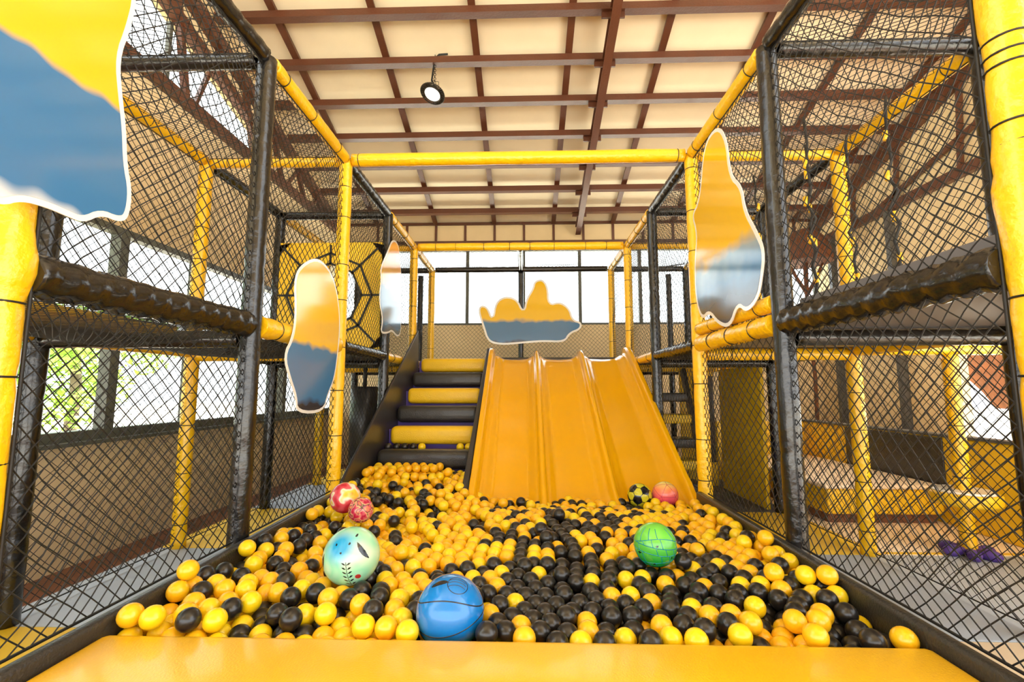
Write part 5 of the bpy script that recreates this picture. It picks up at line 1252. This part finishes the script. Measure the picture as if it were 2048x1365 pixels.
# green web ball
def fgreen(d):
    x, y, z = d
    for sx, sz in ((-.15, .20), (.55, -.35), (-.25, -.66), (-.85, -.2)):
        e = math.hypot(x - sx, z - sz)
        if y < 0:
            if e < .04: return 2
            a = math.atan2(z - sz, x - sx)
            if e < .12 and abs(math.sin(a * 4)) < .02 / max(e, .02) * .45 and e > .03: return 2
    return 0
gb = fancy('patterned_ball', (.62, 2.3, .50), .10, 'bright green ball with blue web lines and small black spiders', [mixball('ball_green', [(.2, (30, 160, 60)), (.8, (110, 200, 70))], .1, 'z'), vinyl('ball_teal_line', (0, 130, 140)), blk], fgreen)
tl = bpy.data.materials['ball_teal_line']
m_ = MB(); cg = (.62, 2.3, .50)
fz = [lambda x: .50 - .30 * x * x, lambda x: .10 - .12 * x, lambda x: -.22 - .10 * x + .06 * x * x, lambda x: -.58 + .1 * x]
for f_ in fz: sphere_line(m_, cg, .10, band(f_), .0022)
for j in range(-1, 4):
    for i in range(7):
        t = -PI / 2 + (i - 3) * .45 + .22 * (j % 2) 
        def at_(ff, t):
            z = 0
            for _ in range(8): z = ff(math.sqrt(max(0, 1 - z * z)) * math.cos(t))
            return z
        za = at_(fz[j], t) if j >= 0 else .85
        zb = at_(fz[j + 1], t + .1) if j < 3 else -.85
        if (i * 5 + j * 3) % 4 == 0: continue
        q_ = []
        for k_ in range(7):
            z = za + (zb - za) * k_ / 6; rr = math.sqrt(max(0, 1 - z * z)); tt = t + .1 * k_ / 6
            q_.append((rr * math.cos(tt), rr * math.sin(tt), z))
        sphere_line(m_, cg, .10, q_, .002)
m_.build('web_lines', tl, gb)
redm = mixball('ball_red_patches', [(.34, (200, 40, 60)), (.47, (226, 88, 96)), (.52, (244, 226, 200)), (.62, (240, 200, 60)), (.70, (230, 120, 50))], 11)
redm.node_tree.nodes['Color Ramp'].color_ramp.interpolation = 'EASE'
fancy('patterned_ball', (-1.16, 2.98, .55), .095, 'red white and yellow patterned ball, larger of the two against the left wall', [redm], lambda d: 0, sub=4)
pinkm = mixball('ball_confetti', [(.36, (190, 30, 70)), (.45, (220, 110, 120)), (.5, (240, 190, 130)), (.55, (60, 50, 50)), (.6, (220, 90, 110)), (.7, (236, 170, 60))], 26)
fancy('patterned_ball', (-1.02, 2.88, .50), .076, 'small crimson ball with speckled orange pattern touching the larger red ball', [pinkm], lambda d: 0, sub=4)
# football
phi = (1 + 5 ** .5) / 2
IC = np.array([(0, a, b * phi) for a in (-1, 1) for b in (-1, 1)] + [(a, b * phi, 0) for a in (-1, 1) for b in (-1, 1)] + [(b * phi, 0, a) for a in (-1, 1) for b in (-1, 1)], float)
IC /= np.linalg.norm(IC[0])
TRI = [(i, j, k) for i in range(12) for j in range(i + 1, 12) for k in range(j + 1, 12)
       if np.dot(IC[i], IC[j]) > .4 and np.dot(IC[j], IC[k]) > .4 and np.dot(IC[i], IC[k]) > .4]
DC = np.array([IC[list(t)].sum(0) for t in TRI]); DC /= np.linalg.norm(DC[0])
def fsoc(d):
    s = sorted((IC @ d).tolist()); c = sorted((DC @ d).tolist())
    # planes of a truncated icosahedron: pentagons at vertices, hexagons at face centres
    if s[-1] * 1.027 > c[-1]: return 1 
    if c[-1] - c[-2] < .02: return 1
    return 0
fancy('football', (.90, 3.74, .405), .095, 'yellow and black football at the foot of the right slide lane', [vinyl('ball_football_yellow', (206, 200, 40)), blk], fsoc, rot=(.35, .25, .2))
pk = mixball('ball_pink', [(.0, (200, 50, 120)), (.45, (236, 90, 110)), (.75, (250, 140, 90)), (1.0, (232, 220, 120))], .1, 'z')
def fpk(d):
    c = sorted((DC @ d).tolist()); s = sorted((IC @ d).tolist())
    return 1 if (c[-1] - c[-2] < .012) else 0
fancy('football', (1.10, 3.74, .415), .1, 'pink and orange football at the foot of the slide beside the purple edge', [pk, vinyl('ball_pink_line', (190, 60, 90))], fpk)

# ================================================================ cutout boards (plain abstract prints)
BOARDS = {'b1': ('X', -1.455, [(1.024, 2.405), (1.482, 2.823), (1.517, 2.694), (1.501, 2.558), (1.47, 2.415), (1.498, 2.281), (1.523, 2.181), (1.54, 2.056), (1.571, 1.966), (1.566, 1.863), (1.528, 1.835), (1.461, 1.836), (1.404, 1.785), (1.347, 1.787), (1.286, 1.79), (1.218, 1.782), (1.172, 1.747), (1.093, 1.744)]), 'b2': ('X', -1.455, [(2.818, 2.033), (3.029, 2.159), (3.231, 2.144), (3.393, 2.035), (3.493, 1.787), (3.479, 1.549), (3.428, 1.316), (3.325, 1.203), (3.255, 1.076), (2.875, 1.086), (2.852, 1.193), (2.767, 1.301), (2.678, 1.443), (2.782, 1.576), (2.796, 1.743), (2.76, 1.921)]), 'b3': ('X', -1.455, [(4.642, 2.702), (4.805, 2.899), (5.042, 2.897), (5.125, 2.685), (5.205, 2.527), (5.175, 2.164), (5.241, 1.921), (5.104, 1.823), (4.865, 1.878), (4.726, 1.828), (4.48, 1.797), (4.546, 1.949), (4.401, 2.127), (4.459, 2.344), (4.416, 2.461)]), 'b4': ('X', 1.325, [(3.233, 3.042), (2.985, 3.054), (2.857, 2.882), (2.836, 2.615), (2.696, 2.482), (2.67, 2.314), (2.558, 2.149), (2.477, 2.006), (2.526, 1.85), (2.582, 1.748), (2.722, 1.694), (2.83, 1.766), (2.949, 1.634), (3.126, 1.682), (3.266, 1.793), (3.41, 1.753), (3.52, 1.935), (3.505, 2.249), (3.432, 2.425), (3.526, 2.621), (3.354, 2.663)]), 'b5': ('Y', 7.2, [(-0.768, 2.503), (-0.713, 2.6), (-0.592, 2.559), (-0.526, 2.355), (-0.487, 2.64), (-0.326, 2.745), (-0.125, 2.695), (-0.029, 2.474), (0.011, 2.694), (0.116, 2.857), (0.141, 2.988), (0.286, 3.02), (0.374, 2.88), (0.379, 2.594), (0.556, 2.65), (0.714, 2.535), (0.759, 2.349), (0.901, 2.308), (0.883, 2.188), (0.708, 2.125), (0.627, 1.981), (0.271, 1.998), (-0.086, 1.967), (-0.405, 1.944), (-0.605, 2.001), (-0.678, 2.235)])}
def chaikin(p, n=2):
    for _ in range(n):
        q_ = []
        for i in range(len(p)):
            a, b = p[i], p[(i + 1) % len(p)]
            q_ += [(a[0] * .75 + b[0] * .25, a[1] * .75 + b[1] * .25), (a[0] * .25 + b[0] * .75, a[1] * .25 + b[1] * .75)]
        p = q_
    return p
def inset(p, d):
    ar = sum(p[i][0] * p[(i + 1) % len(p)][1] - p[(i + 1) % len(p)][0] * p[i][1] for i in range(len(p)))
    s = 1 if ar > 0 else -1
    out = []
    for i in range(len(p)):
        a, b = p[i - 2], p[(i + 2) % len(p)]
        tx, ty = b[0] - a[0], b[1] - a[1]; L = math.hypot(tx, ty) + 1e-9
        out.append((p[i][0] - s * ty / L * d, p[i][1] + s * tx / L * d))
    return out
def print_mat(name, za, zb, stops, nz=.12):
    m = mat(name, (1, 1, 1, 1), .1, 0.02, 3, .5)
    n = m.node_tree; p = n.nodes['Principled BSDF']
    tc = n.nodes.new('ShaderNodeTexCoord'); se = n.nodes.new('ShaderNodeSeparateXYZ')
    mr = n.nodes.new('ShaderNodeMapRange'); mr.inputs[1].default_value = za; mr.inputs[2].default_value = zb
    t = n.nodes.new('ShaderNodeTexNoise'); t.inputs['Scale'].default_value = 6; t.inputs['Detail'].default_value = 1
    ad = n.nodes.new('ShaderNodeMath'); ad.operation = 'MULTIPLY_ADD'; ad.inputs[1].default_value = nz; 
    r = n.nodes.new('ShaderNodeValToRGB')
    n.links.new(tc.outputs['Object'], se.inputs[0]); n.links.new(se.outputs[2], mr.inputs[0])
    n.links.new(tc.outputs['Object'], t.inputs[0]); n.links.new(t.outputs[0], ad.inputs[0]); n.links.new(mr.outputs[0], ad.inputs[2])
    n.links.new(ad.outputs[0], r.inputs[0]); n.links.new(r.outputs[0], p.inputs['Base Color'])
    e = r.color_ramp.elements
    while len(e) < len(stops): e.new(.5)
    for el, (pos, c) in zip(e, stops): el.position = pos; el.color = srgb(*c)
    return m
YL, BL, DK, WH = (238, 188, 34), (62, 116, 162), (58, 54, 56), (232, 232, 228)
PR = {
 'b1': ([(0, WH), (.10, WH), (.14, BL), (.50, BL), (.53, YL), (.80, YL)], 'largest cutout board, plain yellow over blue, hung at the upper left', .02),
 'b2': ([(0, DK), (.12, DK), (.16, BL), (.46, BL), (.50, YL), (.95, YL)], 'tall glossy cutout board with plain yellow and blue print hung on the left net', .02),
 'b3': ([(0, DK), (.12, DK), (.20, BL), (.5, BL), (.6, YL), (.95, (240, 170, 90))], 'small glossy cutout board hung farthest back on the left net', .02),
 'b4': ([(0, DK), (.16, DK), (.28, BL), (.38, (130, 160, 180)), (.46, YL), (.9, YL)], 'tall pointed glossy cutout board hung on the right net', .025),
 'b5': ([(0, DK), (.10, DK), (.14, BL), (.40, BL), (.46, YL), (.9, YL)], 'wide yellow and blue cutout board hung on the net above the slide', .03),
}
for k, (ax, c, pts) in BOARDS.items():
    stops, label, ins = PR[k]
    p = chaikin(pts, 2)
    zs = [a[1] for a in pts]; ys = [a[0] for a in pts]
    f3 = (lambda a, off: (c + off, a[0], a[1])) if ax == 'X' else (lambda a, off: (a[0], c + off, a[1]))
    sg = (1 if c < 0 else -1) if ax == 'X' else -1
    th = (.005 * sg, 0, 0) if ax == 'X' else (0, .005 * sg, 0)
    base = f3(((min(ys) + max(ys)) / 2, min(zs)), 0)
    T = thing('cutout_board', base, label, 'display board')
    MB().prism([f3(a, 0) for a in p], th).build('backing', M['white_edge'], T)
    th2 = (.0015 * sg, 0, 0) if ax == 'X' else (0, .0015 * sg, 0)
    MB().prism([f3(a, .005 * sg) for a in inset(p, ins)], th2).build('print', print_mat('board_print_' + str(len(label)), 0, max(zs) - min(zs), stops), T)

# ================================================================ high bay lamp
lx, lyy, lz = -1.13, 5.31, 4.90
def tilt(mb):
    from mathutils import Euler
    R3 = np.array(Euler((math.radians(-16), math.radians(12), 0)).to_matrix())
    c = np.array((lx, lyy, lz + .1))
    mb.v = [(a - c) @ R3.T + c for a in mb.v]
    return mb
T = thing('ceiling_lamp', (lx, lyy, lz + .35), 'round black industrial lamp hanging by a chain from a roof purlin', 'lamp')
m_ = MB().tube([(lx, lyy, lz), (lx, lyy, lz + .02), (lx, lyy, lz + .03), (lx, lyy, lz + .09), (lx, lyy, lz + .10)], [.115, .115, .07, .06, .03], 28)
for i in range(36):
    a = 2 * PI * i / 36; c, s_ = math.cos(a), math.sin(a)
    m_.obox((lx + c * .1, lyy + s_ * .1, lz + .012), (lx + c * .15, lyy + s_ * .15, lz + .008), .006, .03)
ring(m_, (lx, lyy, lz + .008), (0, 0, 1), .150, .008, 36, 6)
ring(m_, (lx, lyy, lz), (0, 0, 1), .104, .008, 36, 6)
tilt(m_).build('housing', M['lamp'], T)
tilt(MB().tube([(lx, lyy, lz + .002), (lx, lyy, lz - .006)], [.1, .092], 32)).build('lens', M['lens'], T)
m_ = MB()
for i in range(16):
    ring(m_, (lx, lyy, lz + .12 + i * .028), (1, 0, 0) if i % 2 else (0, 1, 0), .016, .0035, 10, 4)
m_.build('chain', M['lamp'], T)
MB().tube([(lx + .02, lyy, lz + .1), (lx - .04, lyy + .01, lz + .22), (lx - .02, lyy, lz + .36), (lx - .01, lyy, lz + .5), (lx + .05, lyy, lz + .56), (lx + .16, lyy, lz + .565)], .012, 8).build('cable', M['tie'], T)
MB().tube([(lx - .06, lyy, lz + .09), (lx - .10, lyy, lz + .15), (lx - .02, lyy, lz + .21), (lx + .05, lyy, lz + .19), (lx + .05, lyy, lz + .1)], .004, 6).build('safety_wire', M['tie'], T)

# ================================================================ hanging ropes on the right upper level
import itertools
ROPES = [(1.95, 3.05, .0), (2.35, 2.86, .08), (1.85, 4.1, .03), (2.2, 3.45, .1), (2.05, 3.95, .05), (1.75, 4.3, .12), (2.4, 3.3, .06)]
NM = ['nearest the big yellow post', 'second from the right', 'beside the black post', 'against the far yellow post', 'behind the black post', 'behind the tall cutout board', 'third from the right']
for (x, y, o_), nm in zip(ROPES, NM):
    T = thing('climbing_rope', (x, y, 1.64), 'hanging black rope with yellow knots on the right upper level, %s' % nm, 'rope', None)
    ph = x * 9
    P_ = [(x + .02 * math.sin(3 * t + ph), y + .02 * math.cos(2.4 * t + ph), 1.64 + 1.5 * t / 14) for t in range(15)]
    MB().tube(P_, [.0085 + .0015 * (i % 2) for i in range(15)], 8).build('rope', M['net'], T)
    zz = 1.72 + o_
    while zz < 3.0:
        t = (zz - 1.64) / 1.5 * 14
        c = (x + .02 * math.sin(3 * t + ph), y + .02 * math.cos(2.4 * t + ph), zz)
        MB().tube([(c[0], c[1], c[2] - .035), (c[0], c[1], c[2] - .03), (c[0], c[1], c[2] + .03), (c[0], c[1], c[2] + .035)], [.008, .015, .015, .008], 10).build('knot_sleeve', M['yellow'], T)
        zz += .27

# ================================================================ under the left frame
T = thing('punch_bag', (-1.97, 5.55, .35), 'dark cylindrical hanging bag under the left deck beside the stairs', 'punch bag')
MB().tube([(-1.97, 5.55, .35), (-1.97, 5.55, .37), (-1.97, 5.55, 1.26), (-1.97, 5.55, 1.28)], [.14, .165, .165, .14], 24).build('bag', M['board_b'], T)
MB().tube([(-1.97, 5.55, 1.28), (-1.97, 5.55, 1.56)], .025, 10).build('hanger', M['tie'], T)

# ================================================================ under and beyond the right frame
o = MB().box((2.50, 4.95, .0), (2.54, 6.0, 1.5), 0, .01).build('wall_panel', M['pad_y']); tag(o, 'tall yellow padded panel under the right deck, facing the pit', 'panel')
T = thing('window_panel', (2.3, 6.1, 0), 'yellow padded back panel with tall black opening under the right deck', 'panel')
MB().box((2.12, 6.14, 0), (2.5, 6.18, .30), 0, .008).build('lower_pad', M['pad_y'], T)
MB().box((2.05, 6.14, .30), (2.22, 6.18, 1.5), 0, .008).build('side_pad', M['pad_y'], T)
MB().box((2.22, 6.12, .30), (2.48, 6.16, 1.42), 0, .008).build('black_insert', M['pad_b'], T)
MB().box((2.22, 6.14, 1.42), (2.5, 6.18, 1.5), 0, .008).build('upper_pad', M['pad_y'], T)
# ladder steps
T = thing('step_ladder', (1.8, 5.6, 0), 'climbing steps of black and yellow padded slabs under the right deck', 'steps')
for i, (z, c) in enumerate([(.12, 'pad_b'), (.36, 'pad_y'), (.60, 'pad_b'), (.88, 'pad_y'), (1.14, 'pad_b')]):
    MB().box((1.46, 5.35 + .1 * i, z - .05), (2.02, 5.65 + .1 * i, z + .06), 0, .02).build('step', M[c], T)
for x in (1.42, 2.04):
    MB().obox((x, 5.3, 0), (x, 5.98, 1.5), .05, .09, (0, 0, 1)).build('side_rail', M['pad_b'], T)
# bench, low wall
T = thing('bench', (3.4, 5.4, 0), 'long yellow padded bench along the low yellow wall at the right', 'bench')
MB().box((2.80, 4.45, .09), (3.86, 6.5, .32), 0, .02).build('bench_base', M['pad_y'], T)
MB().box((2.78, 4.43, .32), (3.86, 6.5, .36), 0, .015).build('bench_top', M['mat_c'], T)
MB().box((2.84, 4.52, -.005), (3.84, 6.45, .09)).build('plinth', M['wood'], T)
T = thing('low_wall', (3.95, 4.5, 0), 'low yellow padded wall with dark panel at the right edge of the play area', 'wall pad')
MB().box((3.9, 1.6, 0), (4.0, 6.9, .80), 0, .02).build('padding', M['pad_y'], T)
MB().box((3.885, 4.45, .35), (3.90, 5.75, .79), 0, .004).build('dark_panel', M['wood'] if False else M['board_b'], T)
ring_ = MB().tube([(3.886, 5.45, .5), (3.878, 5.45, .5)], .045, 20); ring_.build('round_hole', M['mat_c'], T)
MB().box((3.88, 1.6, .80), (4.02, 6.9, .825), 0, .006).build('cap_rail', M['steel'], T)
o = MB().box((2.66, 6.52, 0), (3.86, 6.6, .8), 0, .02).build('low_wall', M['pad_y']); tag(o, 'short yellow padded wall closing the far end of the bench', 'wall pad')
# spinner post
T = thing('padded_pole', (3.33, 3.67, 0), 'yellow padded pole with round white seat and purple star foot at the right', 'pole')
padded('pole', (3.33, 3.67, .02), (3.33, 3.67, 1.52), 'y', T, .052)
MB().tube([(3.33, 3.67, .38), (3.33, 3.67, .40), (3.33, 3.67, .46), (3.33, 3.67, .47)], [.2, .215, .215, .2], 28).build('round_seat', M['pad_y'], T)
MB().tube([(3.33, 3.67, .47), (3.33, 3.67, .485)], [.19, .18], 28).build('seat_top', M['white_edge'], T)
m_ = MB()
for i in range(6):
    a = 2 * PI * i / 6
    m_.tube([(3.33 + math.cos(a) * t, 3.67 + math.sin(a) * t, .035) for t in (.03, .08, .13, .17, .185)], [.03, .035, .045, .03, .005], 10)
m_.build('star_foot', M['purple'], T)
padded('post', (3.79, 3.67, 0), (3.79, 3.67, 1.52), 'y', RF) if False else None
T = thing('deck_beam', (3.2, 3.67, 1.55), 'yellow padded beam running right from the frame to the padded pole', 'beam')
padded('padding', (2.66, 3.67, 1.56), (3.85, 3.67, 1.56), 'y', T, .05)
# wooden boxes by the wall
for i, (x, y, z, s_) in enumerate([(5.15, 6.4, ZF, .42), (5.15, 7.0, ZF, .42), (5.15, 6.4, ZF + .43, .38), (5.15, 6.98, ZF + .43, .38)]):
    T = thing('wooden_crate', (x, y, z), 'brown wooden crate against the right wall, %s' % ['lower nearer one', 'lower farther one', 'upper nearer one', 'upper farther one'][i], 'crate', None)
    m_ = MB().box((x - s_ / 2, y - .26, z), (x + s_ / 2, y + .26, z + s_))
    m_.build('box', M['wood'], T)
    for j in range(4):
        MB().box((x - s_ / 2 - .012, y - .25 + j * .13, z + .01), (x - s_ / 2, y - .14 + j * .13, z + s_ - .01)).build('slat', M['wood'], T)

# ================================================================ outside
T = thing('tiled_awning', (7.2, 5.2, 1.0), 'dark brown tiled awning outside the right opening', 'awning')
m_ = MB().prism([(6.3, 3.6, .99), (6.3, 6.35, .99), (6.3, 6.5, 1.2), (6.3, 6.65, 1.35), (6.3, 6.85, 1.5), (6.3, 6.9, 2.5), (6.3, 3.6, 2.5)], (.5, 0, 0))
m_.build('tiles', M['tile'], T)
MB().box((6.6, 4.2, ZF - .2), (6.75, 4.35, 1.3)).build('support_post', M['steel'], T)
T = thing('domed_canopy', (4.95, 8.0, 2.4), 'brown domed canopy on a thin trunk seen behind the right ropes', 'canopy')
vs = []; 
pts_ = []; rr_ = []
for i in range(9):
    a = PI / 2 * i / 8
    pts_.append((4.92, 7.95, 3.45 + .62 * math.sin(a) * 1.0)); rr_.append(max(.42 * math.cos(a), .01))
MB().tube(pts_, rr_, 24).build('dome', M['thatch'], T)
MB().tube([(4.92, 7.95, ZF), (4.95, 7.95, 1.5), (4.9, 7.95, 2.6), (4.92, 7.95, 3.46)], [.03, .03, .03, .04], 10).build('trunk', M['thatch'], T)
for s_ in (-1, 1):
    MB().tube([(4.92, 7.95, 2.9), (4.92 + s_ * .15, 7.95, 3.15), (4.92 + s_ * .3, 7.95, 3.46)], [.035, .03, .02], 8).build('branch', M['thatch'], T)

def tree(x, y, h, r, n, seed, label):
    rn_ = random.Random(seed)
    T = thing('tree', (x, y, ZF - .25), label, 'tree', None)
    MB().tube([(x, y, ZF - .25), (x + .1, y, h * .4), (x - .1, y + .1, h * .75), (x, y, h)], [.12, .10, .07, .03], 10).build('trunk', M['bark'], T)
    V = []; F = []
    cl = [(x + rn_.uniform(-r, r) * .8, y + rn_.uniform(-r, r) * .8, h * .25 + rn_.uniform(0, h * .75), rn_.uniform(.35, .7)) for _ in range(26)]
    for i in range(n):
        c = rn_.choice(cl)
        d = Vector((rn_.gauss(0, 1), rn_.gauss(0, 1), rn_.gauss(0, 1))).normalized() * c[3] * rn_.random() ** .4
        p = Vector(c[:3]) + d
        u = Vector((rn_.gauss(0, 1), rn_.gauss(0, 1), rn_.gauss(0, .6))).normalized(); v = u.orthogonal().normalized()
        s_ = rn_.uniform(.05, .1)
        b = len(V)
        V += [p - u * s_, p - v * s_ * .4, p + u * s_, p + v * s_ * .4]; F.append((b, b + 1, b + 2, b + 3))
    MB().add(V, F).build('foliage', M['leaf'], T)
tree(-6.6, 3.4, 3.4, 1.1, 5000, 1, 'bright green tree outside the left windows nearest the camera')
tree(-9.2, 5.4, 3.0, 1.2, 5000, 2, 'bright green tree outside the middle of the left windows')
tree(-7.4, .2, 5.2, 1.1, 5000, 3, 'taller green tree outside near the left upper opening')
tree(-9.4, 9.2, 3.0, 1.3, 4000, 4, 'pale green tree farthest back outside the left windows')
